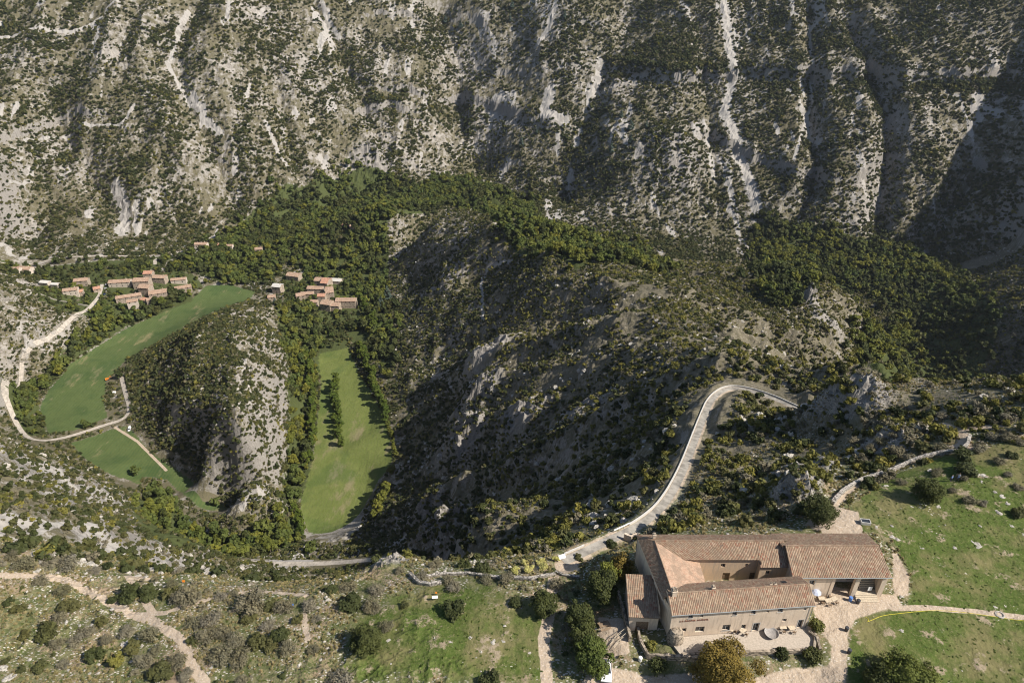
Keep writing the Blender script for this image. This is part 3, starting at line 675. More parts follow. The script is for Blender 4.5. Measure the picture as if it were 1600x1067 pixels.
# ================================================================ buildings
M['palebush'] = leaf_mat('pale_blossom', [(.42, .40, .17), (.36, .36, .12)])
def Tm(x, y, z=0, rot=0): return Matrix.Translation((x, y, z)) @ Matrix.Rotation(rot, 4, 'Z')
def facade(mb, A, B, z0, z1, ops=(), T=None, th=.35):
    """wall face from A to B (outside on the right hand), with recessed openings (t0, t1, za, zb)"""
    A = Vector((*A, 0)); B = Vector((*B, 0)); L = (B - A).length; d = (B - A) / L; nr = Vector((d.y, -d.x, 0)); T = T or Matrix()
    def P(t, z, dep=0): return T @ (A + d * t - nr * dep + Vector((0, 0, z)))
    xs = sorted({0, L, *[o[0] for o in ops], *[o[1] for o in ops]}); zs = sorted({z0, z1, *[o[2] for o in ops], *[o[3] for o in ops]})
    for a, b in zip(xs[:-1], xs[1:]):
        for c, e in zip(zs[:-1], zs[1:]):
            mx, mz = (a + b) / 2, (c + e) / 2
            if any(o[0] < mx < o[1] and o[2] < mz < o[3] for o in ops): continue
            mb.face([P(a, c), P(b, c), P(b, e), P(a, e)])
    for o in ops:
        a, b, c, e = o[:4]
        mb.face([P(a, c), P(a, c, th), P(a, e, th), P(a, e)]); mb.face([P(b, e), P(b, e, th), P(b, c, th), P(b, c)])
        mb.face([P(a, e), P(a, e, th), P(b, e, th), P(b, e)]); mb.face([P(a, c, th), P(a, c), P(b, c), P(b, c, th)])
    return P, nr
def opening(parent, P, o, kind, th=.35, rename=None):
    """joinery of one opening: frame and glass, or planks, or nothing (dark hollow)"""
    a, b, c, e = o[:4]; fr = .09
    if kind == 'door': 
        mb = MB(); mb.face([P(a, c, th - .06), P(b, c, th - .06), P(b, e, th - .06), P(a, e, th - .06)])
        n = max(3, int((b - a) / .2))
        for i in range(n):
            x = a + (b - a) * (i + .5) / n; mb.face([P(x - .07, c + .05, th - .09), P(x + .07, c + .05, th - .09), P(x + .07, e - .05, th - .09), P(x - .07, e - .05, th - .09)])
        return mb.build('door', M['wood'], parent)
    f = MB()
    for (p, q, r_, s) in ((a, a + fr, c, e), (b - fr, b, c, e), (a + fr, b - fr, c, c + fr), (a + fr, b - fr, e - fr, e), ((a + b) / 2 - fr / 2, (a + b) / 2 + fr / 2, c + fr, e - fr)):
        f.face([P(p, r_, th - .1), P(q, r_, th - .1), P(q, s, th - .1), P(p, s, th - .1)]); f.face([P(q, r_, th - .1), P(q, r_, th - .03), P(q, s, th - .03), P(q, s, th - .1)])
    fo = f.build('window' if kind == 'window' else 'glass_door', M['shutter'], parent)
    g = MB(); g.face([P(a, c, th - .03), P(b, c, th - .03), P(b, e, th - .03), P(a, e, th - .03)]); g.build('pane', M['glass'], fo)
    if len(o) > 4:
        s = MB(); w = .14
        for (p, q, r_, t_) in ((a - w, a, c, e + w), (b, b + w, c, e + w), (a, b, e, e + w)): s.face([P(p, r_, -.025), P(q, r_, -.025), P(q, t_, -.025), P(p, t_, -.025)])
        s.build('surround', M['concrete'], fo)
    return fo
def tiles(Q, name, mat, parent, pitch=.31, course=.42, amp=.07, thick=.16):
    """a roof slope of canal tiles: Q = eave left, eave right, ridge right, ridge left"""
    e0, e1, r1, r0 = [Vector(q) for q in Q]; W = max((e1 - e0).length, (r1 - r0).length); Ls = max((r0 - e0).length, (r1 - e1).length)
    nrm = (e1 - e0).cross(r0 - e0).normalized(); nrm = -nrm if nrm.z < 0 else nrm
    nc = max(2, int(W / pitch)); nr_ = max(2, int(Ls / course)); sub = 4
    us = np.linspace(0, 1, nc * sub + 1); prof = np.array([0, .75, 1.0, .75])[np.arange(nc * sub + 1) % sub] * amp
    v0 = np.repeat(np.arange(nr_) / nr_, 2); v0[1::2] = (np.arange(nr_) + 1) / nr_; lift = np.tile([.025, 0.0], nr_)
    E0, E1, R1, R0, NN = [np.array(q) for q in (e0, e1, r1, r0, nrm)]
    jit = np.repeat(RNG.uniform(-.008, .008, (nr_, nc * sub + 1)), 2, 0)
    Vx = []
    for j, (v, lf) in enumerate(zip(v0, lift)):
        a = E0 + (R0 - E0) * v; b = E1 + (R1 - E1) * v
        Vx.append(a[None] + (b - a)[None] * us[:, None] + NN[None] * (prof + lf + jit[j])[:, None])
    V = np.concatenate(Vx); n = nc * sub + 1; i = np.arange(len(v0) * n).reshape(len(v0), n)
    Fq = np.stack([i[:-1, :-1], i[:-1, 1:], i[1:, 1:], i[1:, :-1]], -1)
    rows = np.arange(len(v0) - 1) // 2; tv = RNG.random((nr_ + 1, nc + 1)); t = tv[rows[:, None], (np.arange(nc * sub) // sub)[None]]
    Fq = Fq.reshape(-1, 4); t = t.ravel()
    b = [e0, e1, r1, r0]; lo = [q - nrm * thick for q in b]; k = len(V); V = np.concatenate([V, np.array([tuple(q) for q in b + lo])])
    ex = [[k + 7, k + 6, k + 5, k + 4], [k, k + 4, k + 5, k + 1], [k + 1, k + 5, k + 6, k + 2], [k + 3, k + 7, k + 4, k]]
    Fq = np.concatenate([Fq, np.array(ex)]); t = np.concatenate([t, np.full(4, .5)])
    # thin triangles of a hip collapse to points: validate() drops them
    return link(bpy.data.objects.new(name, np_mesh(name, V, Fq, [mat], t)), parent)
def ridge_cap(mb, a, b, r=.14):
    a = Vector(a); b = Vector(b); d = b - a; n = max(2, int(d.length / .4)); s = Vector((-d.y, d.x, 0)).normalized()
    for i in range(n):
        p = a + d * (i / n); q = a + d * ((i + 1.12) / n); t = float(RNG.random())
        L = [(p + s * r * math.cos(k) + Vector((0, 0, r * math.sin(k) + .02)), q + s * r * .85 * math.cos(k) + Vector((0, 0, r * .85 * math.sin(k)))) for k in (0, .8, 1.57, 2.35, 3.14)]
        for (p0, q0), (p1, q1) in zip(L[:-1], L[1:]): mb.face([p0, q0, q1, p1], t)
farm = empty('farmhouse', (46, 84, 0), 0, 'large courtyard farmhouse with canal tile roofs and cream walls on the rim', 'farmhouse')
farm_inv = Matrix.Translation((-46, -84, 0))
def F_(o):                       # parts are modelled in ground coordinates, then hung on the farmhouse
    for k in ([o] if o.type == 'MESH' else []): k.data.transform(farm_inv)
    return o
class FP:                        # collect part objects made under the farmhouse
    pass
before = set(bpy.data.objects)
# --- front wing
TA = Tm(27.1, 75.1, 0, R(4.6)); WA, DA = 24.6, 5.5; EA, RA = 6.4, 7.9
w = MB()
ow = [(2.9, 3.7, 4.75, 5.65), (5.0, 5.5, 4.85, 5.5), (10.6, 11.4, 4.7, 5.65), (13.9, 14.7, 4.7, 5.65), (16.6, 17.1, 4.8, 5.35), (18.6, 19.5, 4.75, 5.7), (23.2, 23.7, 4.75, 5.3), (19.9, 20.7, 2.1, 2.8)]
od = [(9.4, 10.8, .8, 2.3), (12.8, 13.6, .9, 2.0)]; og = [(14.9, 16.0, .02, 2.2, 1), (23.0, 23.9, .02, 2.2, 1), (4.6, 6.2, .9, 2.3), (2.0, 3.0, 1.3, 2.2)]
P, nr = facade(w, (0, 0), (WA, 0), -.3, EA, [o[:4] for o in ow + od + og], TA)
Pf = P
facade(w, (WA, 0), (WA, DA), -.3, EA, [], TA); facade(w, (WA, DA), (0, DA), -.3, EA, [], TA); facade(w, (0, DA), (0, 0), -2.2, EA, [(1.2, 1.9, 3.6, 4.6)], TA)
for x in (0, WA):
    q = [TA @ Vector(p) for p in ((x, 0, EA), (x, DA, EA), (x, DA / 2, RA))]; w.face(q if x else q[::-1])
w.build('wall', M['plaster'], farm)
for i, o in enumerate(ow + od):
    wo = opening(farm, P, o, 'window')
    if i in (0, 2, 3, 5, 8): sg = MB(); q = [P(o[0] - .1, o[2] - .12, -.06), P(o[1] + .1, o[2] - .12, -.06), P(o[1] + .1, o[2], -.06), P(o[0] - .1, o[2], -.06)]; sg.face(q); sg.face([q[3], q[2], P(o[1] + .1, o[2], .1), P(o[0] - .1, o[2], .1)]); sg.build('sill', M['concrete'], wo)
for o in og: opening(farm, P, o, 'glass_door' if o[2] < .1 else 'window')
ov = .35
def sl(x0, x1, y0, z0, y1, z1, T): return [T @ Vector(p) for p in ((x0, y0, z0), (x1, y0, z0), (x1, y1, z1), (x0, y1, z1))]
tiles(sl(-.25, WA + .3, -ov, EA - .12, DA / 2, RA + .08, TA), 'roof', M['tile'], farm)
tiles([TA @ Vector(p) for p in ((WA + .3, DA + ov, EA - .12), (.1, DA + ov, EA - .12), (.1, DA / 2, RA + .08), (WA + .3, DA / 2, RA + .08))], 'roof', M['tile'], farm)
def cap(a, b, r=.14):
    m = MB(); ridge_cap(m, a, b, r); m.build('ridge_tiles', M['tile'], farm)
cap(TA @ Vector((-.25, DA / 2, RA + .12)), TA @ Vector((WA + .3, DA / 2, RA + .12)))
def chimney(T, x, y, zb, zt, w_=.55, d_=.9):
    c = MB(); c.box(x - w_ / 2, x + w_ / 2, y - d_ / 2, y + d_ / 2, zb, zt, T); c.box(x - w_ / 2 - .08, x + w_ / 2 + .08, y - d_ / 2 - .08, y + d_ / 2 + .08, zt, zt + .1, T)
    o = c.build('chimney', M['plaster'], farm)
    t = MB(); t.box(x - w_ / 2 + .05, x + w_ / 2 - .05, y - d_ / 2 + .05, y + d_ / 2 - .05, zt + .1, zt + .4, T); t.build('chimney_pot', M['rubble'], o)
chimney(TA, .8, DA / 2 - .1, 7.3, 8.9, .8, .9); chimney(TA, 7.9, DA / 2 + .5, 7.3, 8.25, .5, .6); chimney(TA, 19, DA / 2 + .6, 7.3, 7.9, .3, .3); chimney(TA, 18.2, DA / 2 + .6, 7.3, 7.9, .3, .3)
sk = MB(); sk.face([TA @ Vector(p) for p in ((20.4, 3.6, 7.66), (21.3, 3.6, 7.66), (21.3, 4.3, 7.28), (20.4, 4.3, 7.28))]); sk.build('skylight', M['glass'], farm)
gt = MB(); gt.tube(TA @ Vector((-.2, -ov - .08, EA - .12)), TA @ Vector((WA + .3, -ov - .08, EA - .12)), .07, n=6)
# rounded buttress at the west corner of the front wing
bt = MB(); cx, cy = TA @ Vector((.9, -.6, 0)).xy.to_tuple() if False else (TA @ Vector((1.1, -.4, 0)))[:2]
bt.lathe([(1.55, -2.2), (1.4, .8), (1.25, 1.9), (.9, 2.5), (.1, 2.7)], 18, (cx, cy, 0)); bt.build('buttress', M['rubble'], farm)
# lettering on the facade
cu = bpy.data.curves.new('lettering', 'FONT'); cu.body = 'LA BAUME AURIOL'; cu.size = .56; cu.extrude = .03; cu.align_x = 'CENTER'; cu.space_character = 1.08
tmp = bpy.data.objects.new('tmp', cu); COL.objects.link(tmp); bpy.context.view_layer.update()
lm = bpy.data.meshes.new_from_object(tmp.evaluated_get(bpy.context.evaluated_depsgraph_get())); bpy.data.objects.remove(tmp)
lm.transform(TA @ Matrix.Translation((4.1, -.04, 4.0)) @ Matrix.Rotation(R(90), 4, 'X')); lm.materials.clear(); lm.materials.append(M['letter'])
link(bpy.data.objects.new('lettering', lm), farm)
# --- north wing, with the west wing hipped into it
TC = Tm(24, 87.0, 0, 0); EC, RC = 6.1, 7.7
w = MB(); oc = [(8.3 + .4, 9.1 + .4, 3.7, 4.6), (13.2, 13.7, 3.9, 4.6), (16.6, 17.6, 3.4, 4.6)]; oc2 = [(9.4, 10.8, .05, 2.1), (14.5, 16.0, .05, 2.2)]
P, nr = facade(w, (5.9 + .2, .2), (21.6, .2), -.3, EC, oc + oc2, TC)
facade(w, (21.6, .2), (21.6, -1.0), -.3, EC, [], TC); P3, _ = facade(w, (21.6, -1.0), (26.6, -1.0), -.3, EC - .5, [(1.2, 2.0, 3.1, 4.1)], TC)
facade(w, (27.0, 5.6), (0, 5.6), -.6, EC, [], TC); facade(w, (27.0, 0), (27.0, 5.6), -.3, EC, [], TC)
w.build('courtyard_wall', M['ochre'], farm)
for o in oc: opening(farm, P, o, 'window')
for o in oc2: opening(farm, P, o, 'door')
opening(farm, P3, (1.2, 2.0, 3.1, 4.1), 'window')
tiles([TC @ Vector(p) for p in ((5.4, -.15, EC - .12), (21.4, -.15, EC - .12), (21.4, 2.8, RC), (2.6, 2.8, RC))], 'roof', M['tile'], farm)
tiles([TC @ Vector(p) for p in ((21.4, -1.35, EC - .75), (26.8, -1.35, EC - .75), (26.6, 2.8, RC), (21.4, 2.8, RC))], 'roof', M['tile'], farm)
tiles([TC @ Vector(p) for p in ((27.2, 5.9, EC - .05), (-.1, 5.9, EC - .05), (2.6, 2.8, RC), (27.2, 2.8, RC))], 'roof', M['tile'], farm)
cap(TC @ Vector((2.6, 2.8, RC + .06)), TC @ Vector((26.6, 2.8, RC + .06)))
chimney(TC, 2.7, 4.0, 6.9, 8.1, .5, .5)
# --- west wing: steep outer slope, broad flat-tiled inner slope
w = MB(); facade(w, (24.1, 92.6), (25.1, 86.0), -1.8, 6.0, []); P4, _ = facade(w, (25.1, 86.0), (26.2, 79.6), -2.0, 6.1, [(2.2, 2.9, 3.8, 4.8)]); facade(w, (26.2, 79.6), (27.2, 76.0), -2.2, 6.0, [])
w2 = MB(); facade(w2, (34.4, 81.0), (34.4, 87.2), -.3, 4.9, [(2.3, 3.3, .05, 2.1)]); w2.build('courtyard_wall', M['ochre'], farm)
w.build('wall', M['plaster'], farm); opening(farm, P4, (2.2, 2.9, 3.8, 4.8), 'window')
tiles([(23.8, 93.0, 5.95), (26.1, 78.3, 5.95), (27.6, 78.3, 7.55), (26.6, 89.8, 7.7)][::1], 'roof', M['tile'], farm)
tiles([(34.7, 80.2, 4.85), (34.7, 87.2, 4.95), (26.6, 89.8, 7.68), (27.6, 78.3, 7.53)], 'flat_roof', M['flattile'], farm, pitch=.22, course=.22, amp=.012)
cap((26.6, 89.8, 7.75), (27.6, 78.3, 7.6), .12)
# --- small annex on the west side
TE = Tm(20.6, 77.4, 0, R(-3)); w = MB(); PE, _ = facade(w, (0, 0), (5.0, 0), -2, 2.9, [(1.2, 3.4, -1.6, 1.3)], TE); facade(w, (5.0, 0), (5.0, 7.2), -2, 4.6, [], TE); facade(w, (5.0, 7.2), (0, 7.2), -2, 4.4, [], TE); facade(w, (0, 7.2), (0, 0), -2, 2.9, [], TE)
w.face([TE @ Vector(p) for p in ((0, 0, 2.9), (0, 7.2, 2.9), (0, 7.2, 4.4))][::-1]); w.face([TE @ Vector(p) for p in ((5, 0, 2.9), (5, 7.2, 4.4), (5, 0, 4.4))])
w.build('annex_wall', M['plaster'], farm); opening(farm, PE, (1.2, 3.4, -1.6, 1.3), 'door')
tiles(sl(-.3, 5.2, -.4, 2.85, 7.4, 4.65, TE), 'annex_roof', M['tile'], farm)
# --- east barn with the open porch
TD = Tm(50.6, 83.5, 0, 0); ED, RD = 5.9, 8.1; WD, DD = 17.2, 9.6
w = MB(); P5, _ = facade(w, (0, 0), (7.6, 0), -.3, ED, [(3.3, 4.3, 3.3, 4.5), (3.4, 4.6, -.1, 1.9)], TD)
facade(w, (0, 5.5), (0, 0), -.3, ED, [], TD)
facade(w, (WD, 0.9), (WD, DD), -.3, ED, [], TD); facade(w, (WD, DD), (0, DD), -.3, ED, [], TD)
facade(w, (7.6, 0), (7.6, 3.4), -.3, ED, [], TD); P6, _ = facade(w, (7.6, 3.4), (WD, 3.4), -.3, ED, [(.9, 2.4, .02, 2.4), (4.6, 5.5, .6, 2.6)], TD); facade(w, (WD - .5, 3.4), (WD - .5, .9), -.3, ED, [], TD)
w.box(7.3, 7.9, -.06, .55, -.3, ED - .1, TD); w.box(11.6, 12.4, -.06, .6, -.3, ED - .1, TD); w.box(WD - .85, WD + .04, -.06, .9, -.3, ED - .1, TD)
w.face([TD @ Vector(p) for p in ((WD, 0, ED), (WD, DD, ED), (WD, DD / 2, RD - .1))])
w.build('barn_wall', M['plaster'], farm); opening(farm, P5, (3.3, 4.3, 3.3, 4.5, 1), 'window'); opening(farm, P5, (3.4, 4.6, -.1, 1.9), 'door'); opening(farm, P6, (.9, 2.4, .02, 2.4), 'glass_door'); opening(farm, P6, (4.6, 5.5, .6, 2.6), 'window')
bm_ = MB(); bm_.box(7.2, WD + .1, .1, .4, ED - .35, ED - .12, TD); bm_.build('porch_beam', M['wood'], farm)
st = MB()
for i in range(4): st.box(12.4, WD - .85, -1.2 + .36 * i, 1.5, .02 + .17 * i, .19 + .17 * i, TD)
for i in range(9): st.box(13.8, WD - .55, 1.5 + i * .2, 3.35, .7 + .28 * i, .98 + .28 * i, TD)
st.build('porch_steps', M['palewood'], farm)
tiles([TD @ Vector(p) for p in ((-.3, -.45, ED - .18), (WD + .45, -.45, ED - .18), (WD - .3, DD / 2, RD), (-.3, DD / 2, RD))], 'barn_roof', M['tile'], farm)
tiles([TD @ Vector(p) for p in ((WD + .45, DD + .4, ED - .18), (-.9, DD + .4, ED - .18), (-.9, DD / 2, RD), (WD - .3, DD / 2, RD))], 'barn_roof', M['tile'], farm)
cap(TD @ Vector((-.3, DD / 2, RD + .05)), TD @ Vector((WD - .3, DD / 2, RD + .05)))
gt.tube(TD @ Vector((-.3, -.53, ED - .2)), TD @ Vector((WD + .45, -.53, ED - .2)), .07, n=6); gt.tube((51.6 + .1, 76.9, 6.2), (51.7, 76.9, 0), .05, n=6); gt.tube((45.4, 86.9, 5.9), (45.4, 86.9, 0), .05, n=6)
gt.build('gutter', M['shutter'], farm)
an = MB(); an.tube((38.5, 88.4, 7.2), (38.5, 88.4, 8.3), .025, n=5); an.tube((38.1, 88.4, 8.1), (38.9, 88.4, 8.1), .02, n=4); an.tube((38.2, 88.2, 7.9), (38.8, 88.6, 7.9), .02, n=4); an.build('aerial', M['darkmetal'], farm)
# --- terrace in front
tb_ = MB(); TT = Matrix()
xy = [(28.6, 71.7), (51.4, 72.6), (53.2, 76.6), (52.2, 77.4), (51.5, 77.0), (27.0, 75.0)]
tb_.face([(x, y, .02) for x, y in xy]); 
for (x0, y0), (x1, y1) in zip(xy[:3], xy[1:3]): 
    n = 12
    for i in range(n):
        a, b = i / n, (i + 1) / n; X0, Y0, X1, Y1 = x0 + (x1 - x0) * a, y0 + (y1 - y0) * a, x0 + (x1 - x0) * b, y0 + (y1 - y0) * b
        tb_.face([(X0, Y0, -2.8), (X1, Y1, -2.8), (X1, Y1, .02), (X0, Y0, .02)])
tb_.face([(27.0, 75.0, -2.8), (28.6, 71.7, -2.8), (28.6, 71.7, .02), (27.0, 75.0, .02)])
for p in farm.children:
    if p.type == 'MESH': p.data.transform(farm_inv)
    for q in p.children: q.data.transform(farm_inv)
seen = set()
terr_o = empty('terrace', (40, 73, 0), 0, 'paved terrace with rubble retaining wall along the farmhouse front', 'terrace')
tb_.build('paving', M['gravelpave'] if 'gravelpave' in M else flat_mat('terrace_gravel', (.42, .36, .29), .9, .15, 3), None)
po = bpy.data.objects['paving']; po.data.transform(Matrix.Translation((-40, -73, 0))); po.parent = terr_o
tw = parapet([(28.6, 71.6, .02), (34, 71.85, .02), (40, 72.1, .02), (46, 72.35, .02), (51.4, 72.5, .02), (53.3, 76.6, .02)], 0, .5, .5, 'retaining_wall', M['rubble'], None, None, .05, .6)
tw.data.transform(Matrix.Translation((-40, -73, 0))); tw.parent = terr_o
rw = MB(); rw.box(28.4, 51.3, 71.2, 71.65, -2.9, .1, Matrix.Translation((0, 0, 0))); 
rwo = MB()
for i in range(30):
    x0 = 28.4 + 22.9 * i / 30; x1 = 28.4 + 22.9 * (i + 1) / 30; y0 = 71.35 + (x0 - 28.4) * .041; y1 = 71.35 + (x1 - 28.4) * .041
    rwo.face([(x0, y0 - .15, -3), (x1, y1 - .15, -3), (x1, y1, .3), (x0, y0, .3)])
r2 = rwo.build('retaining_face', M['rubble'], None); r2.data.transform(Matrix.Translation((-40, -73, 0))); r2.parent = terr_o

# --- village houses
HOUSES = []
def shed_house(u, v, w_, d_, h_, rot, roofm='vtile', wallm='villagewall', nwin=3, rise=None, gable=True, label='', cat='house', chim=True):
    x, y = hit(u, v); z = H1(x, y, False); y += d_ * .45; HOUSES.append((x, y, max(w_, d_) * .62))
    T = Matrix(); e = empty('stone_house' if cat == 'house' else cat.replace(' ', '_'), (x, y, z), R(rot), label, cat)
    rise = rise if rise is not None else d_ * .2; b = MB(); X, Yh = w_ / 2, d_ / 2
    def wins(L, n, k): return [(L * (i + .5) / n - .6, L * (i + .5) / n + .6, zz, zz + 1.6) for i in range(n) for zz in ([1.2, h_ - 2.1] if h_ > 5.2 and k else [h_ - 2.1])]
    of = wins(w_, nwin, True) if nwin else []; os_ = wins(d_, 1, False) if nwin else []
    Pf_, _ = facade(b, (-X, -Yh), (X, -Yh), -4, h_, of); facade(b, (X, -Yh), (X, Yh), -4, h_, []); facade(b, (X, Yh), (-X, Yh), -4, h_, []); Ps, _ = facade(b, (-X, Yh), (-X, -Yh), -4, h_, os_)
    for sx in (-X, X):
        q = [(sx, -Yh, h_), (sx, Yh, h_), (sx, 0, h_ + rise)]; b.face(q if sx > 0 else q[::-1])
    b.build('wall', M[wallm], e)
    for o in of:
        g = MB(); g.face([Pf_(o[0], o[2], .3), Pf_(o[1], o[2], .3), Pf_(o[1], o[3], .3), Pf_(o[0], o[3], .3)]); g.build('window', M['glass'], e)
    for o in os_:
        g = MB(); g.face([Ps(o[0], o[2], .3), Ps(o[1], o[2], .3), Ps(o[1], o[3], .3), Ps(o[0], o[3], .3)]); g.build('window', M['glass'], e)
    k = .5
    r1 = tiles([(-X - .3, -Yh - k, h_ - .15), (X + .3, -Yh - k, h_ - .15), (X + .3, 0, h_ + rise + .1), (-X - .3, 0, h_ + rise + .1)], 'roof', M[roofm], e, .8, 1.1, .13, .25)
    tiles([(X + .3, Yh + k, h_ - .15), (-X - .3, Yh + k, h_ - .15), (-X - .3, 0, h_ + rise + .1), (X + .3, 0, h_ + rise + .1)], 'roof', M[roofm], e, .8, 1.1, .13, .25)
    if chim:
        c = MB(); c.box(X * .6 - .45, X * .6 + .45, .3, 1.1, h_, h_ + rise + 1.1); c.build('chimney', M[wallm], r1)
    return e
VH = [  # u, v (foot of the front wall), width, depth, height, turn, roof, wall, windows, label
 (187,449,24,9,6,8,'vtile','villagepale',4,'long pale house beside the village car park'),
 (127,448,15,9,7,12,'vtile','villagewall',3,'upper house left of the village car park'),
 (110,462,15,8,6,18,'vtile','villagepale',3,'lower left house of the group left of the car park'),
 (123,462,8,7,4.5,18,'rtile','villagewall',1,'small orange roofed house of the group left of the car park'),
 (150,457,7,8,4,30,'rtile','villagewall',1,'small orange roofed shed at the edge of the car park'),
 (201,473,26,8,7,22,'vtile','villagewall',4,'long stone house nearest the long meadow hedge'),
 (209,486,11,7,11,24,'vtile','villagepale',2,'tall pale house standing lowest in the village'),
 (222,452,18,11,10,5,'vtile','villagewall',3,'tall stone house with the highest roof in the village'),
 (233,440,10,9,10,4,'rtile','villagewall',2,'orange roofed house at the top of the village'),
 (228,463,13,10,10,-8,'vtile','villagewall',2,'stone house in the middle of the village'),
 (250,443,15,8,7,-6,'vtile','villagewall',3,'stone house at the upper right of the village centre'),
 (247,470,19,11,9,20,'vtile','villagewall',3,'broad stone house beside the big dark tree'),
 (236,477,9,7,6,20,'vtile','villagewall',1,'low house in front of the broad stone house'),
 (256,440,6,7,5,15,'rtile','villagewall',1,'tiny orange roofed outbuilding in the village'),
 (279,444,17,7,5,12,'vtile','villagepale',2,'upper of the two houses at the right end of the village'),
 (286,458,18,8,6,24,'vtile','villagewall',2,'lower of the two houses at the right end of the village'),
 (225,474,7,6,4,-20,'rtile','villagepale',1,'small orange roof between the stone rows of the village'),
 (38,427,17,9,5,-6,'vtile','villagepale',2,'isolated farmhouse at the far left edge'),
 (24,426,10,7,4,-4,'vtile','villagepale',1,'low white annex beside the isolated left farmhouse'),
 (70,447,11,6,4,-10,'concrete','villagepale',1,'low grey roofed house left of the village'),
 (86,450,9,5,4,-5,'concrete','villagepale',1,'grey roofed shed left of the village'),
 (314,388,16,8,5,0,'vtile','villagepale',3,'pale house at the foot of the far wall'),
 (341,389,11,7,5,0,'rtile','villagewall',2,'red roofed house at the foot of the far wall'),
 (359,390,8,6,5,0,'vtile','villagepale',1,'small pale ruin at the foot of the far wall'),
 (404,397,9,8,6,10,'vtile','villagewall',1,'small stone tower among the trees right of the far houses'),
 (540,358,10,7,4,0,'rtile','villagewall',1,'orange roofed house in the wood above the hamlet'),
 (552,358,9,6,3.5,0,'vtile','villagewall',1,'low stone house in the wood above the hamlet'),
 (459,439,17,10,6,-15,'vtile','villagewall',3,'upper left house of the hamlet among trees'),
 (434,459,11,9,9,-12,'concrete','villagewall',1,'grey tower house on the neck of the knoll'),
 (424,470,8,7,4,15,'vtile','villagewall',1,'small hut at the tip of the knoll'),
 (498,447,9,10,7,-10,'vtile','villagewall',1,'stone house at the top left of the hamlet'),
 (509,452,9,15,8,-12,'rtile','villagewall',1,'bright orange roofed house at the top of the hamlet'),
 (524,444,14,8,4,-8,'concrete','villagepale',2,'pale roofless ruin at the back of the hamlet'),
 (493,460,19,8,7,-4,'vtile','villagewall',3,'broad stone house in the middle of the hamlet'),
 (514,468,9,17,9,14,'vtile','villagewall',1,'long narrow stone house running towards the valley in the hamlet'),
 (469,470,10,9,6,18,'vtile','villagewall',2,'leftmost stone house of the hamlet'),
 (480,466,15,7,5,4,'vtile','villagewall',3,'low stone house beside the leftmost of the hamlet'),
 (503,473,9,8,8,0,'rtile','villagewall',1,'reddish roofed house in the middle of the hamlet'),
 (491,480,8,7,6,0,'vtile','villagewall',1,'small stone house at the front left of the hamlet'),
 (511,487,12,11,9,-14,'vtile','villagewall',2,'stone house with a steep gable at the front of the hamlet'),
 (525,488,9,9,8,-4,'vtile','villagewall',2,'pale fronted house beside the gable at the front of the hamlet'),
 (541,482,23,9,9,0,'vtile','villagewall',5,'long terrace of stone fronts at the right of the hamlet'),
]
M['concrete_'] = M['concrete']
for (u, v, w_, d_, h_, rot, rm, wm, nw, lab) in VH: shed_house(u, v, w_ * 1.05, d_ * 1.05, h_ * 1.08, rot, rm, wm, nw, label=lab, chim=(d_ > 7))
# ================================================================ walls, vehicles, people, small things
parapet(ROAD_MAIN[26:], 1.45, .36, .6, 'road_parapet', M['concrete'], 'pale stone parapet along the outside of the hairpin', 'parapet', .05, 1.2)
parapet(ROAD_MAIN[6:15], 1.45, .3, .45, 'road_parapet', M['concrete'], 'low white wall at the start of the descending road', 'parapet', .04, 1.2)
WALLS_LINE = [[hit(*p) for p in [(1300,788),(1318,768),(1345,752),(1385,740),(1425,722),(1460,712),(1498,707),(1510,698),(1514,684)]], [hit(*p) for p in [(640,898),(690,900),(770,903),(830,906),(868,898)]]]
parapet([(*hit(*p), 0) for p in [(1300,788),(1318,768),(1345,752),(1385,740),(1425,722),(1460,712),(1498,707),(1510,698),(1514,684)]], 0, .8, 1.0, 'dry_stone_wall', M['stone'], 'dry stone wall curving along the edge of the lawn', 'stone wall', .14, .7, False)
parapet([(*hit(*p), 0) for p in [(650,905),(690,898),(730,897),(770,903),(830,906),(868,898)]], 0, .6, .7, 'dry_stone_wall', M['stone'], 'low dry stone wall between the field and the rim', 'stone wall', .13, .7, False)
parapet([(*hit(*p), 0) for p in [(640,898),(655,912),(672,915),(690,912)]], 0, .7, .8, 'dry_stone_wall', M['stone'], 'short curved stone wall beside the rim outcrop', 'stone wall', .15, .7, False)
parapet([(*hit(*p), 0) for p in [(868,893),(880,899),(905,903)]], 0, .5, .5, 'dry_stone_wall', M['stone'], 'low kerb of stones round the gravel overlook', 'stone wall', .08, .6, False)
parapet([(*hit(*p), 0) for p in [(965,928),(972,955),(980,985),(984,1003)]], 0, .5, 1.3, 'rubble_wall', M['rubble'], 'ruined rubble wall left of the small annex', 'stone wall', .15, .7, False)
parapet([(*hit(*p), 0) for p in [(996,985),(1000,1005),(1012,1028),(1050,1030),(1100,1034)]], 0, .5, 1.1, 'rubble_wall', M['rubble'], 'rubble garden wall below the west corner of the farmhouse', 'stone wall', .15, .7, False)
parapet([(*hit(*p), 0) for p in [(975,842),(985,846),(996,842)]], 0, .6, 1.8, 'rubble_wall', M['plaster'], 'pale garden wall at the rear corner of the farmhouse', 'stone wall', .1, .7, False)
parapet([(*hit(*p), 0) for p in [(1262,990),(1275,1000),(1280,1018)]], 0, .5, .9, 'rubble_wall', M['rubble'], 'curved rubble wall at the right end of the terrace', 'stone wall', .1, .6, False)
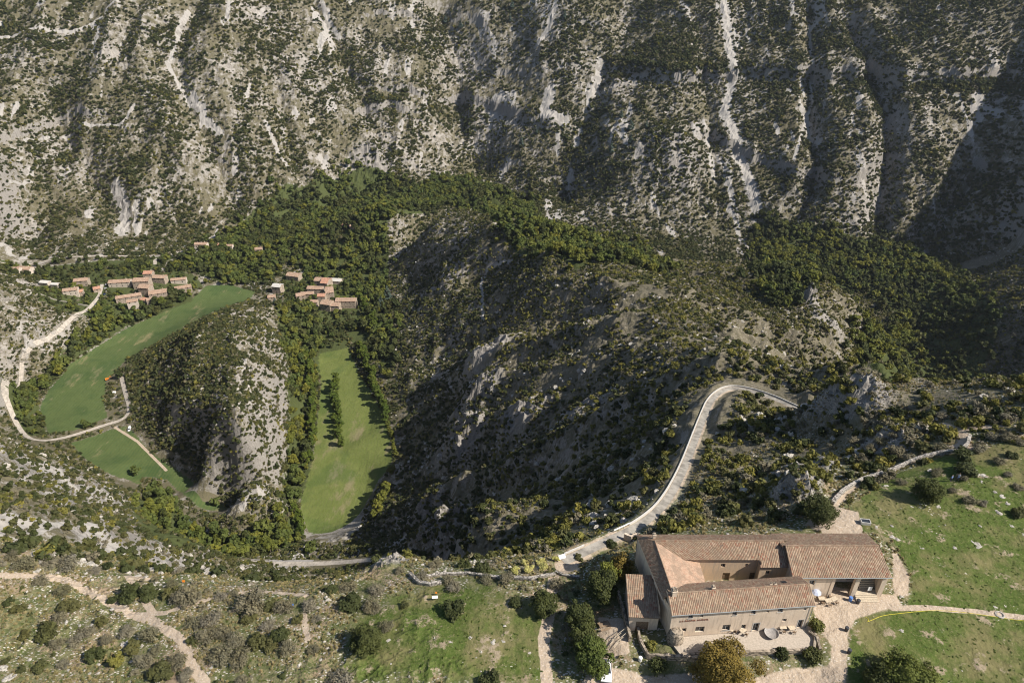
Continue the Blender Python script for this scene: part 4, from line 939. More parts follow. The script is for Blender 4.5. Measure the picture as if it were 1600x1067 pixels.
for i, (px, w_) in enumerate((([(0,470),(40,462),(90,468),(140,480)],'uppermost'),([(0,492),(50,482),(100,490),(125,497)],'second highest'),([(0,512),(40,503),(80,508),(100,514)],'third highest'),([(0,532),(30,524),(58,530),(75,536)],'fourth highest'),([(0,552),(20,546),(42,550)],'lowest'))):
    parapet([(*p, 0) for p in smooth_line([hit(*q) for q in px], 2)], 0, 1.2, 1.1, 'terrace_wall', M['stone'], w_ + ' of the old terrace walls stepping down the hillside at the left edge', 'terrace wall', .35, 3.0, False)
# guard rail on the road
x, y, z = ROAD_MAIN[28]
def rail(line, off, lab):
    b = MB(); P = [Vector(p) for p in line]; pts = []
    for a, c in zip(P[:-1], P[1:]): pts += [a.lerp(c, k / 3) for k in range(3)]
    pts.append(P[-1]); Q = []
    for i, p in enumerate(pts):
        t = pts[min(i + 1, len(pts) - 1)] - pts[max(i - 1, 0)]; t.z = 0; t.normalize(); Q.append(p + Vector((-t.y, t.x, 0)) * off)
    e = empty('guard_rail', Q[0], 0, lab, 'guard rail'); o = Q[0]
    for a, c in zip(Q[:-1], Q[1:]): b.tube(a - o + Vector((0, 0, .75)), c - o + Vector((0, 0, .75)), .14, n=5)
    b.build('beam', M['white'], e)
    for q in Q[::2]: pb = MB(); pb.tube(q - o + Vector((0, 0, -.3)), q - o + Vector((0, 0, .8)), .07, n=5); pb.build('post', M['concrete'], e)
rail(ROAD_MAIN[22:27], 1.4, 'white guard rail where the road starts to climb to the hairpin')
# cars
def make_car(mat, loc, rz, label, cat='car', van=False, group=None):
    e = empty('parked_car' if not van else 'white_van', loc, rz, label, cat, group); L, W_c, hb = (4.1, 1.75, .62) if not van else (5.4, 2.0, .8)
    prof = [(-L / 2, .35), (-L / 2, hb), (-L / 2 + .15, hb + .12), (-L / 2 + .35, hb + .25), (L / 2 - 1.25, hb + .25), (L / 2 - .3, hb + .08), (L / 2, hb - .08), (L / 2, .35)]
    cab = [(-L / 2 + .25, hb + .25), (-L / 2 + .6, 1.42), (L / 2 - 2.2, 1.46), (L / 2 - 1.25, hb + .25)] if not van else [(-L / 2 + .05, hb + .25), (-L / 2 + .1, 2.3), (L / 2 - 1.7, 2.35), (L / 2 - .9, hb + .25)]
    b = MB()
    def ext(pr, w0, w1=None, bb=b):
        w1 = w1 or w0; zs = [p[1] for p in pr]; lo, hi = min(zs), max(zs)
        ws = [w0 + (w1 - w0) * (p[1] - lo) / max(hi - lo, .01) for p in pr]
        A = [(p[0], -w, p[1]) for p, w in zip(pr, ws)]; B = [(p[0], w, p[1]) for p, w in zip(pr, ws)]; n = len(pr)
        for i in range(n): bb.face([A[i], A[(i + 1) % n], B[(i + 1) % n], B[i]])
        bb.face(A[::-1]); bb.face(B)
    ext(prof, W_c / 2); ext(cab, W_c / 2 - .03, W_c / 2 - .2); bo = b.build('body', mat, e)
    md = bo.modifiers.new('bevel', 'BEVEL'); md.width = .06; md.segments = 2
    (x0, z0), (x1, z1), (x2, z2), (x3, z3) = cab
    for nm, (p, q) in (('windscreen', ((x3, z3), (x2, z2))), ('rear_window', ((x0, z0), (x1, z1)))):
        g = MB(); s = .02 if nm == 'windscreen' else -.02; w0, w1 = W_c / 2 - .12, W_c / 2 - .27
        if van and nm == 'rear_window': continue
        g.face([(p[0] * .94 + q[0] * .06 + s, -w0, p[1] * .94 + q[1] * .06 + .02), (p[0] * .94 + q[0] * .06 + s, w0, p[1] * .94 + q[1] * .06 + .02), (p[0] * .1 + q[0] * .9 + s, w1, p[1] * .1 + q[1] * .9 + .02), (p[0] * .1 + q[0] * .9 + s, -w1, p[1] * .1 + q[1] * .9 + .02)]); g.build(nm, M['glass'], e)
    for sy in (-1, 1):
        g = MB(); a = .12
        w0, w1 = (W_c / 2 - .015) * sy, (W_c / 2 - .16) * sy; xa = x0 if not van else x3 - 1.1
        g.face([(xa + a + .1, w0, z0 + .06), (x3 - a - .1, w0, z0 + .06), (x2 - .05, w1, z2 - .12), ((x1 if not van else xa) + .15, w1, z1 - .12)]); g.build('side_window', M['glass'], e)
    for sx in (-1, 1):
        for sy in (-1, 1):
            t = MB(); t.tube((sx * (L / 2 - .8), sy * (W_c / 2 - .2), .32), (sx * (L / 2 - .8), sy * (W_c / 2 + .01), .32), .32, n=14); wo = t.build('wheel', M['rubber'], e)
            t = MB(); t.tube((sx * (L / 2 - .8), sy * (W_c / 2 - .1), .32), (sx * (L / 2 - .8), sy * (W_c / 2 + .02), .32), .19, n=10); t.build('rim', M['carsilver'], wo)
        h = MB()
        for sy in (-1, 1): h = MB(); h.box(sx * L / 2 - .04, sx * L / 2 + .015, sy * (W_c / 2 - .32) - .16, sy * (W_c / 2 - .32) + .16, hb - .2, hb - .05); h.build('headlight' if sx > 0 else 'tail_light', M['white'] if sx > 0 else M['redcloth'], e)
    return e
def on(u, v, dz=0): x, y = hit(u, v); return (x, y, H1(x, y) + dz)
make_car(M['carwhite'], on(947, 1050), R(-97), 'white hatchback parked under the trees left of the farmhouse')
make_car(M['carwhite'], on(203, 672), R(-75), 'white van parked at the bend of the lane beside the knoll', 'van', True)
for (u, v, r, m, lab) in ((167,446,80,'carwhite','white car at the top of the village car park'),(165,452,85,'carsilver','silver car in the middle of the village car park'),(168,456,75,'carwhite','white car in the middle of the village car park beside the silver one'),(164,461,80,'carblue','dark car at the bottom of the village car park'),(151,477,40,'carblue','dark blue car parked alone beside the lane below the car park'),(279,386,0,'carwhite','white car on the road at the foot of the far wall'),(290,386,0,'carsilver','silver car on the road at the foot of the far wall')):
    make_car(M[m], on(u, v, .4), R(r), lab)
# digger
dx, dy, dz = on(168, 594); dg = empty('digger', (dx, dy, dz), R(30), 'orange digger at the corner of the long meadow', 'digger')
for s in (-1, 1): b = MB(); b.box(-1.9, 1.9, s * 1.0 - .3, s * 1.0 + .3, 0, .8); b.build('track', M['rubber'], dg)
b = MB(); b.box(-1.7, 1.2, -1.2, 1.2, .95, 2.0); b.box(-.2, 1.2, -1.2, 0, 2.0, 2.9); bo = b.build('body', M['orange'], dg); b = MB(); b.box(-.1, 1.23, -1.22, -.05, 2.1, 2.75); b.build('cab_window', M['glass'], bo)
b = MB(); b.tube((1.2, .3, 1.6), (3.2, .3, 3.6), .25, .2, 6); b.tube((3.2, .3, 3.6), (4.4, .3, 1.4), .2, .15, 6); b.build('boom', M['orange'], dg); b = MB(); b.box(4.0, 4.9, -.2, .8, .5, 1.4); b.build('bucket', M['darkmetal'], dg)
b = MB(); b.box(-1.3, 1.3, -1.0, 1.0, 0, 1.4); b.face([(-1.3, -1.0, 1.4), (1.3, -1.0, 1.4), (1.1, 0, 2.1), (-1.1, 0, 2.1)]); b.face([(1.3, 1.0, 1.4), (-1.3, 1.0, 1.4), (-1.1, 0, 2.1), (1.1, 0, 2.1)]); b.face([(1.3, -1, 1.4), (1.3, 1, 1.4), (1.1, 0, 2.1)]); b.face([(-1.3, 1, 1.4), (-1.3, -1, 1.4), (-1.1, 0, 2.1)])
o = b.build('white_tent', M['white'], label='small white tent on the strip beside the long meadow', cat='tent'); o.location = on(179, 614)
# bridge railing over the river in the valley
bx = [Vector(p) for p in ROAD_VALLEY[13:20]]; e = empty('road_bridge', bx[0], 0, 'small bridge with railings carrying the valley road over the stream', 'bridge')
for s in (-1, 1):
    b = MB(); Q = []
    for i, p in enumerate(bx):
        t = (bx[min(i + 1, len(bx) - 1)] - bx[max(0, i - 1)]).normalized(); Q.append(p - bx[0] + Vector((-t.y, t.x, 0)) * 2.1 * s)
    for a, c in zip(Q[:-1], Q[1:]):
        for hh in (.25, 1.1): b.tube(a + Vector((0, 0, hh)), c + Vector((0, 0, hh)), .16 if hh < 1 else .12, n=5)
    for a in Q: b.tube(a - Vector((0, 0, 3)), a + Vector((0, 0, 1.15)), .12, n=5)
    b.build('railing', M['white'], e)
# people
def person(loc, rz, top, legs, label):
    V = [(0,0,.93),(0,0,1.15),(0,.01,1.38),(0,.02,1.5),(0,.03,1.62),(0,.03,1.74),(-.19,0,1.40),(-.27,.05,1.14),(-.24,.22,.98),(.19,0,1.40),(.27,.05,1.14),(.24,.2,.96),(-.1,0,.88),(-.12,.06,.48),(-.12,-.08,.09),(-.12,.08,.05),(.1,0,.88),(.12,-.02,.48),(.12,-.16,.09),(.12,0,.05)]
    E = [(0,1),(1,2),(2,3),(3,4),(4,5),(2,6),(6,7),(7,8),(2,9),(9,10),(10,11),(0,12),(12,13),(13,14),(14,15),(0,16),(16,17),(17,18),(18,19)]
    Rd = [.15,.14,.17,.06,.10,.075,.075,.055,.04,.075,.055,.04,.1,.075,.05,.045,.1,.075,.05,.045]
    def skinned(nm, idx, grow, mat, parent=None):
        me = bpy.data.meshes.new(nm); mp = {k: i for i, k in enumerate(idx)}; me.from_pydata([V[k] for k in idx], [(mp[a], mp[b]) for a, b in E if a in mp and b in mp], [])
        o = link(bpy.data.objects.new(nm, me), parent); sk_ = o.modifiers.new('s', 'SKIN'); 
        for i, k in enumerate(idx): me.skin_vertices[0].data[i].radius = (Rd[k] + grow, (Rd[k] + grow) * .8)
        me.skin_vertices[0].data[0].use_root = True; sb = o.modifiers.new('u', 'SUBSURF'); sb.levels = sb.render_levels = 1; me.materials.append(mat); return o
    def mk(nm, idx, grow, mat, parent=None):
        me0 = bpy.data.meshes.new(nm)
        bmv = me0; me0.from_pydata([], [], []); 
        me = bpy.data.meshes.new(nm); mp = {k: i for i, k in enumerate(idx)}; me.from_pydata([V[k] for k in idx], [(mp[a], mp[b]) for a, b in E if a in mp and b in mp], [])
        bm2 = bmesh.new(); bm2.from_mesh(me); ly = bm2.verts.layers.skin.verify(); bm2.verts.ensure_lookup_table()
        for i, k in enumerate(idx): bm2.verts[i][ly].radius = (Rd[k] + grow, (Rd[k] + grow) * .8); bm2.verts[i][ly].use_root = (i == 0)
        bm2.to_mesh(me); bm2.free(); me.materials.append(mat); o = link(bpy.data.objects.new(nm, me), parent); o.modifiers.new('s', 'SKIN'); sb = o.modifiers.new('u', 'SUBSURF'); sb.levels = sb.render_levels = 1; return o
    p = mk('person', list(range(20)), 0, M['skin']); p.location = loc; p.rotation_euler = (0, 0, rz); meta(p, label, 'person')
    mk('jacket', [1,0,2,3,6,7,9,10], .025, top, p); mk('trousers', [0,12,13,14,16,17,18], .02, legs, p)
    h = MB(); h.lathe([(.10, 1.60), (.12, 1.68), (.115, 1.78), (.07, 1.85), (0, 1.87)], 12, (0, .02, 0)); h.build('hair', M['wood'], p)
person(on(1485, 752), R(20), M['cloth_blue'], M['cloth_dark'], 'left of two walkers standing on the stony pasture, in blue')
person(on(1496, 750), R(-30), flat_mat('grey_shirt', (.33, .36, .42), .9, .1, 3), M['cloth_blue'], 'right of two walkers standing on the stony pasture, in grey')
# signs, trough, furniture
def panel(u, v, w_, h_, mat, lab, rz=0, tilt=50, name='information_board', z=.9):
    x, y, zz = on(u, v); e = empty(name, (x, y, zz), R(rz), lab, 'sign'); b = MB(); T = Matrix.Translation((0, 0, z)) @ Matrix.Rotation(R(tilt), 4, 'X'); b.box(-w_ / 2, w_ / 2, -h_ / 2, h_ / 2, -.03, .03, T); b.build('board', mat, e)
    for s in (-1, 1): b = MB(); b.tube((s * w_ * .35, .1, -.2), (s * w_ * .35, .1, z - .02), .05, n=6); b.build('post', M['darkmetal'], e)
panel(878, 874, 1.5, .9, M['white'], 'white viewpoint board tilted on posts at the gravel overlook', 20)
panel(680, 938, 1.1, .5, M['white'], 'white tilted board standing in the green field', 5)
panel(682, 930, .35, .35, M['orange'], 'small orange marker behind the white board in the field', 0, 70, 'marker_sign', .7)
panel(288, 911, .6, .45, M['orange'], 'small orange sign on the rim above the pale rubble', 0, 70, 'marker_sign', .7)
panel(1517, 663, .6, .45, M['orange'], 'small orange sign beside the rim footpath on the right', 0, 70, 'marker_sign', .7)
panel(459, 950, .3, .45, M['bluepaint'], 'small blue and white post sign in the thicket clearing', 0, 80, 'marker_sign', 1.0)
tr = on(1351, 818); b = MB(); b.box(-.95, .95, -.6, .6, 0, .6); b.box(-.95, .95, -.6, -.48, .6, .75); b.box(-.95, .95, .48, .6, .6, .75); b.box(-.95, -.83, -.48, .48, .6, .75); b.box(.83, .95, -.48, .48, .6, .75); o = b.build('stone_trough', M['concrete'], label='pale stone water trough on the edge of the lawn', cat='trough'); o.location = tr; o.rotation_euler = (0, 0, -.15)
b = MB(); b.face([(-.83, -.48, .62), (.83, -.48, .62), (.83, .48, .62), (-.83, .48, .62)]); b.build('water', M['glass'], o)
# bowl on the terrace
bw = MB(); bw.lathe([(.5, 0), (.9, .15), (1.25, .65), (1.22, .68), (1.1, .5), (.8, .3), (0, .22)], 28); o = bw.build('stone_bowl', M['darkbowl'] if 'darkbowl' in M else flat_mat('grey_stone', (.30, .28, .26), .85, .2, 4), smooth=True, label='large round grey stone bowl on the terrace', cat='bowl'); o.location = (*un(1205, 990, .3)[:2], .04)
def table(x, y, z, lab, rz=0, grp='tables with chairs along the farmhouse front'):
    e = empty('garden_table', (x, y, z), rz, lab, 'table', grp); b = MB(); b.box(-.6, .6, -.4, .4, .70, .75); b.build('table_top', M['palewood'], e)
    for sx in (-1, 1):
        for sy in (-1, 1): b = MB(); b.box(sx * .52 - .03, sx * .52 + .03, sy * .33 - .03, sy * .33 + .03, 0, .7); b.build('leg', M['darkmetal'], e)
def chair(x, y, z, rz, lab, grp='chairs at the tables along the farmhouse front'):
    e = empty('garden_chair', (x, y, z), rz, lab, 'chair', grp); b = MB(); b.box(-.22, .22, -.22, .22, .42, .46); b.build('seat', M['wood'], e); b = MB(); b.box(-.22, .22, .19, .23, .46, .9); b.build('backrest', M['wood'], e)
    for sx in (-1, 1):
        for sy in (-1, 1): b = MB(); b.box(sx * .19 - .02, sx * .19 + .02, sy * .19 - .02, sy * .19 + .02, 0, .42); b.build('leg', M['darkmetal'], e)
def tset(x, y, z, where, rz=0):
    table(x, y, z, 'small garden table ' + where, rz)
    for a in (0, math.pi): chair(x - math.sin(rz + a) * .75, y + math.cos(rz + a) * .75, z, rz + a, 'garden chair at the table ' + where, 'chairs at the table ' + where)
for i, (u, v, wh) in enumerate(((1222,983,'right of the stone bowl'),(1236,984,'near the right end of the terrace'),(1160,988,'in the middle of the terrace'),(1142,985,'below the large terrace window'))): tset(*un(u, v, .05), wh, .3 * i)
for i, (u, v, wh) in enumerate(((1283,938,'left below the barn window'),(1293,941,'in front of the barn wall'),(1302,938,'beside the porch pillar'))): tset(*un(u, v, .1)[:2], H1(*un(u, v, .1)[:2]), wh, .2 * i)
def parasol(x, y, z, mat, lab):
    e = empty('parasol', (x, y, z), 0, lab, 'parasol'); b = MB(); b.tube((0, 0, 0), (0, 0, 2.3), .03, n=6); b.build('pole', M['palewood'], e); b = MB(); b.lathe([(.9, 1.9), (.5, 2.2), (0, 2.35)], 8); b.build('canopy', mat, e)
parasol(*un(1272, 935, .1)[:2], 0.0, flat_mat('pale_blue_canvas', (.45, .50, .62), .8, .08, 3), 'pale blue parasol at the corner between front wing and barn')
# pergola, bins, planks, fences
b = MB(); x, y, _ = un(1108, 985, 0)
e = empty('wooden_hutch', (x, y, .03), .07, 'pale wooden serving hutch against the farmhouse front', 'hutch'); b.box(-.7, .7, -.45, .45, 0, .9); b.box(-.8, .8, -.55, .5, 1.8, 1.9); b.build('counter', M['palewood'], e); b = MB()
for sx in (-1, 1):
    for sy in (-1, 1): b.box(sx * .7 - .05, sx * .7 + .05, sy * .42 - .05, sy * .42 + .05, .9, 1.8)
b.build('post', M['wood'], e)
for i, (u, v, m, lab) in enumerate(((1328,938,'bluepaint','blue lidded bin at the foot of the porch pillar'),(1340,942,'darkmetal','dark bin beside the porch steps'),(1000,1032,'white','white sack below the garden wall'),(1322,985,'darkmetal','dark planter at the upper edge of the driveway'),(1326,1020,'darkmetal','dark planter at the lower edge of the driveway'))):
    x, y, z = on(u, v); b = MB(); b.lathe([(.28, 0), (.34, .8), (.36, .85), (.30, .95), (0, .98)], 12); o = b.build('bin', M[m], label=lab, cat='bin'); o.location = (x, y, z)
def fence(px, lab, h=1.1, mat='palewood'):
    P = [Vector(on(*p)) for p in px]; e = empty('wooden_fence', P[0], 0, lab, 'fence'); o = P[0]
    for a, c in zip(P[:-1], P[1:]):
        n = max(1, int((c - a).length / 1.6))
        for k in range(n + 1): q = a.lerp(c, k / n) - o; b = MB(); b.tube(q - Vector((0, 0, .3)), q + Vector((0, 0, h)), .06, n=6); b.build('post', M[mat], e)
        for hh in (.45, .95): b = MB(); b.tube(a - o + Vector((0, 0, hh)), c - o + Vector((0, 0, hh)), .045, n=5); b.build('rail', M[mat], e)
fence([(952,1012),(962,998),(978,985)], 'pale wooden fence beside the path left of the farmhouse'); fence([(958,1016),(968,1002),(984,989)], 'second pale wooden fence parallel to the first left of the farmhouse')
fence([(932,962),(958,955),(975,962)], 'wooden fence round the yard left of the annex', 1.2, 'wood')
x, y, z = on(944, 980); e = empty('picnic_table', (x, y, z), .3, 'picnic table with benches in the yard left of the annex', 'picnic table'); b = MB(); b.box(-1, 1, -.4, .4, .7, .76); b.build('table_top', M['wood'], e)
for s in (-1, 1): b = MB(); b.box(-1, 1, s * .75 - .14, s * .75 + .14, .42, .46); b.build('bench', M['wood'], e); b = MB(); b.tube((s * .8, -.7, 0), (s * .8, .3, .72), .05, n=5); b.tube((s * .8, .7, 0), (s * .8, -.3, .72), .05, n=5); b.build('leg', M['wood'], e)
x, y, z = on(1334, 925); e = empty('wooden_ladder', (x, y, z), 0, 'dark wooden pallet rack leaning beside the porch pillar', 'rack'); b = MB()
for i in range(5): b.box(-.6, .6, -.04 + i * .12, .02 + i * .12, .15 + i * .25, .25 + i * .25)
b.build('slat', M['wood'], e); b = MB()
for s in (-1, 1): b.tube((s * .5, 0, 0), (s * .5, .65, 1.4), .05, n=5)
b.build('upright', M['wood'], e)
ax, ay, _ = un(1353, 915, 1); e = empty('easel_sign', (ax, 83.9, .75), 0, 'white poster on an easel inside the porch', 'sign'); b = MB(); b.box(-.35, .35, -.02, .02, .5, 1.5); b.build('board', M['white'], e); b = MB(); b.tube((-.3, 0, 0), (-.2, 0, 1.5), .025, n=4); b.tube((.3, 0, 0), (.2, 0, 1.5), .025, n=4); b.build('leg', M['wood'], e)
# yellow hose across the lawn
hp = [(1352,964),(1358,968),(1354,972),(1362,969),(1380,961),(1410,958),(1440,955),(1470,954),(1500,956),(1540,962),(1600,970)]; HP = [Vector((*p, H1(*p) + .04)) for p in smooth_line([hit(*p) for p in hp], 2)]; b = MB()
for a, c in zip(HP[:-1], HP[1:]): b.tube(a, c, .035, n=5)
b.build('garden_hose', M['yellow'], weld=True, label='yellow hose snaking across the lawn from the driveway', cat='hose')
wx, wy, wz = on(1562, 961); b = MB(); b.lathe([(.75, 0), (.8, .15), (.55, .2), (.5, .02), (0, .02)], 14); o = b.build('stone_ring', M['rock'], label='small stone ring beside the hose at the right', cat='stone ring'); o.location = (wx, wy, wz - .03)
# limestone rocks
def rock_mesh(seed, flat=.5):
    bm2 = bmesh.new(); bmesh.ops.create_icosphere(bm2, subdivisions=3, radius=1)
    for v_ in bm2.verts:
        p = v_.co; q = float(fbm(np.array([p.x * 1.3 + seed * 7]), np.array([p.y * 1.3 + p.z * 2.1 + seed]), 4, 300)[0]); cut = max(abs(p.x) ** 3, abs(p.y) ** 3)
        v_.co = Vector((p.x * (1 + q * .5), p.y * (1 + q * .6), max(-.3, p.z * flat * (1 + q))))
    me = bpy.data.meshes.new('rock'); bm2.to_mesh(me); bm2.free(); me.materials.append(M['rock']); return me
RK = [rock_mesh(i, .45 + .1 * (i % 3)) for i in range(6)]
RL = [(52,868,9),(60,862,8),(75,872,10),(88,865,7),(95,875,9),(66,878,8),(102,866,6),(112,872,6),(128,878,8),(140,882,7),(18,887,5),(58,893,6),(148,884,6),(155,880,6),(118,880,7),(205,887,8),(222,894,7),(236,892,9),(250,897,6),(200,896,6),(228,902,6),(190,880,5),(130,903,5),(215,900,5),
 (320,898,8),(332,902,5),(435,952,6),(350,895,5),(15,1058,10),(6,1045,8),(200,1021,6),(193,1010,6),(145,910,4),(45,948,5),(680,996,5),(772,1003,6),(786,1001,5),(752,1018,4),(735,997,4),(828,1019,3),(705,1005,4),(607,1000,4),
 (1522,846,9),(1528,851,8),(1492,856,5),(1567,774,6),(1575,785,6),(1560,800,6),(1580,820,5),(1468,792,5),(1455,735,6),(1465,738,5),(1540,744,6),(1530,742,5),(1535,753,4),(1395,838,5),(1402,842,5),(1370,825,4),(1440,856,4),(1385,760,4),(1555,767,5),(1600,835,5),(1408,985,5),(1555,948,4),(1570,946,3),(1425,792,3),(1345,705,10),(1330,715,8),(1540,620,10),(1585,612,12),(1420,665,6),(1465,655,6),(1450,660,5),(1475,668,5)]
for i, (u, v, rp) in enumerate(RL):
    x, y = hit(u, v); z = H1(x, y); r = rp * (y * CP - (z - HC) * SP) / F
    pl = 'on the rim above the pale rubble slope at the left' if v < 912 and u < 260 else 'on the stony ground at the lower left' if u < 500 else 'lying in the field left of the farmhouse' if u < 900 else 'on the slope below the dry stone wall' if v < 735 and u < 1480 else 'along the far right rim' if v < 680 else 'in the lawn right of the farmhouse'
    o = link(bpy.data.objects.new('limestone_rock', RK[i % 6])); o.location = (x, y, z - r * .12); o.rotation_euler = (0, 0, RNG.uniform(0, 6)); o.scale = (r, r * .7, r * (.75 if u < 500 else .35)); meta(o, 'pale limestone rock ' + pl, 'rock', 'pale limestone rocks ' + pl)
# ================================================================ vegetation
def blocked(x, y, margin=0):
    m = np.zeros(x.shape, bool)
    for p in MEADOWS + DRIVE + [LAWN, FIELD]: m |= inpoly(x, y, p)
    for p, w in TRACKS + PATHS: m |= pdist(x, y, p)[0] < w * .9 + margin
    for p in (ROAD_MAIN, ROAD_VALLEY): m |= pdist(x, y, p)[0] < 3.6 + margin
    m |= (pdist(x, y, ROAD_MAIN)[0] < 8.5) & (y > 180)
    for p in WALLS_LINE: m |= pdist(x, y, p)[0] < 1.6
    for p, w in LANES: m |= pdist(x, y, p)[0] < w + 1.5 + margin
    m |= (x > 12) & (x < 84) & (y > 60) & (y < 101)
    for hx, hy, hr in HOUSES: m |= (x - hx) ** 2 + (y - hy) ** 2 < (hr + margin) ** 2
    return m
def cand(x0, x1, y0, y1, cell):
    gx = np.arange(x0, x1, cell); gy = np.arange(y0, y1, cell); X, Y = np.meshgrid(gx, gy); X = X.ravel() + RNG.uniform(0, cell, X.size); Y = Y.ravel() + RNG.uniform(0, cell, Y.size)
    Z = gridv(BASE, X, Y); d = Y * CP - (Z - HC) * SP; u, v = proj(X, Y, Z)
    k = (d > 5) & (u > -140) & (u < 1740) & (v > -120) & (v < 1250)
    return X[k], Y[k]
def scatter(name, meshes, x, y, sc, sink, label, cat, zsc=None):
    """one stuff object: thousands of plants nobody could count, as geometry-node instances"""
    z = height(x, y) - sink
    me = bpy.data.meshes.new(name); me.vertices.add(len(x)); me.vertices.foreach_set('co', np.stack([x, y, z], 1).astype(np.float32).ravel())
    zz = sc if zsc is None else sc * zsc
    a = me.attributes.new('size', 'FLOAT_VECTOR', 'POINT'); a.data.foreach_set('vector', np.stack([sc, sc, zz], 1).astype(np.float32).ravel())
    a = me.attributes.new('turn', 'FLOAT_VECTOR', 'POINT'); t = RNG.uniform(-.12, .12, (len(x), 3)); t[:, 2] = RNG.uniform(0, 6.28, len(x)); a.data.foreach_set('vector', t.astype(np.float32).ravel())
    a = me.attributes.new('pick', 'INT', 'POINT'); a.data.foreach_set('value', RNG.integers(0, len(meshes), len(x)).astype(np.int32))
    o = link(bpy.data.objects.new(name, me)); meta(o, label, cat, None, 'stuff')
    ng = bpy.data.node_groups.new(name, 'GeometryNodeTree'); ng.interface.new_socket('Geometry', in_out='INPUT', socket_type='NodeSocketGeometry'); ng.interface.new_socket('Geometry', in_out='OUTPUT', socket_type='NodeSocketGeometry')
    gi = ng.nodes.new('NodeGroupInput'); go = ng.nodes.new('NodeGroupOutput'); N = NT(ng); join = N.n('GeometryNodeJoinGeometry')
    def attr(n, ty):
        q = N.n('GeometryNodeInputNamedAttribute', data_type=ty); q.inputs[0].default_value = n; return q.outputs[0]
    for i, ms in enumerate(meshes):
        src = bpy.data.objects.new(name + '_plant', ms)
        oi = N.n('GeometryNodeObjectInfo'); oi.inputs[0].default_value = src; oi.inputs['As Instance'].default_value = True
        cmp_ = N.n('FunctionNodeCompare', data_type='INT', operation='EQUAL'); N.l(attr('pick', 'INT'), cmp_.inputs[2]); cmp_.inputs[3].default_value = i
        ip = N.n('GeometryNodeInstanceOnPoints'); N.l(gi.outputs[0], ip.inputs[0]); N.l(cmp_.outputs[0], ip.inputs[1]); N.l(oi.outputs['Geometry'], ip.inputs[2])
        N.l(attr('turn', 'FLOAT_VECTOR'), ip.inputs['Rotation']); N.l(attr('size', 'FLOAT_VECTOR'), ip.inputs['Scale']); N.l(ip.outputs[0], join.inputs[0])
    N.l(join.outputs[0], go.inputs[0]); md = o.modifiers.new('plants', 'NODES'); md.node_group = ng
    return o
def shrub_mesh(name, mat, n=80, size=.30, k=6, h=1.15):
    c, r = clumps(h, 1.0, k, .05); return cr_mesh(name, c, r, n, size, mat)
def tree_mesh(name, mat, n=420, size=.085, k=13, h=1.0, r=.42, z0=.18):
    c, rr = clumps(h, r, k, z0); return cr_mesh(name, c, rr, n, size, mat)
far_green = [shrub_mesh('far_shrub', M['scrub'], 70, .32) for _ in range(3)]
far_box = [shrub_mesh('far_box', M['box'], 70, .30) for _ in range(2)]
far_dry = [shrub_mesh('far_dry', M['dead'], 60, .24) for _ in range(2)]
mid_green = [shrub_mesh('mid_shrub', M['scrub'], 230, .19, 9) for _ in range(3)]
mid_box = [shrub_mesh('mid_box', M['box'], 230, .18, 9) for _ in range(3)]
mid_dry = [shrub_mesh('mid_dry', M['dead'], 260, .13, 9) for _ in range(2)]
tree_leafy = [tree_mesh('tree_leafy', M['leafy']) for _ in range(4)]
tree_oak = [tree_mesh('tree_oak', M['oak']) for _ in range(3)]
tree_yel = [tree_mesh('tree_yel', M['yellowing']) for _ in range(3)]
# --- scrub of the far wall
X, Y = cand(-1150, 1250, 840, 1560, 3.5)
wallside = Y + .15 * np.abs(X) > 900
n = fbm(X / 20, Y / 34, 3, 201); st = fbm(X / 11, Y / 70, 2, 205); big = fbm(X / 150, Y / 150, 2, 208)
p = .14 + .72 * sstep(-.62, .22, n + .2 * st + .4 * big + .25 * sstep(-250, 300, X) + .45 * (1 - sstep(900, 960, Y))) * .95
p *= 1 - .7 * sstep(.34, .5, fbm(X / 20, Y / 60, 3, 130))
wood = np.zeros(X.shape, bool)
for q in WOODS: wood |= inpoly(X, Y, q)
hzb = height(X, Y, False); band = (np.abs(hzb + 100) < 9) & (X > 170); p = np.where(band, 1, p)
k = wallside & (RNG.random(X.size) < p) & ~blocked(X, Y) & (~wood | (RNG.random(X.size) < .4)) & (gridv(BASE, X, Y) > -287)
X = X[k]; Y = Y[k]; b = RNG.random(X.size)
sc = 1.1 + 2.4 * RNG.random(X.size) ** 1.8 + 1.3 * band[k] + .7 * sstep(0, .4, n[k]) + .5 * np.clip(fbm(X / 60, Y / 60, 2, 211) * 2, -.5, 1)
g = b < .80; scatter('scrub', far_green, X[g], Y[g], sc[g], .15, 'dark evergreen scrub dotting the pale rubble of the far canyon wall', 'scrub')
g = (b >= .80) & (b < .9); scatter('boxwood_scrub', far_box, X[g], Y[g], sc[g] * .8, .15, 'lighter green scrub scattered thinly over the far canyon wall', 'scrub')
g = b >= .9; scatter('dry_scrub', far_dry, X[g], Y[g], sc[g] * .8, .15, 'grey leafless scrub scattered thinly over the far canyon wall', 'scrub')
# --- scrub of the near ridge, the knoll and the slopes in between
X, Y = cand(-700, 760, 104, 900, 2.15)
wallside = Y + .15 * np.abs(X) > 900
bz = gridv(BASE, X, Y); slp = gridv(SLOPE, X, Y)
right = X + .04 * Y > 0
n = fbm(X / 9, Y / 12, 3, 221); big = fbm(X / 70, Y / 70, 2, 225)
p = np.where(right, sstep(-.6, .1, n + .5 * big) * .92, sstep(-.6, .1, n + .5 * big) * .86); p = np.where((X > 400) & (Y > 450), .97, p)
wood = np.zeros(X.shape, bool)
for q in WOODS: wood |= inpoly(X, Y, q)
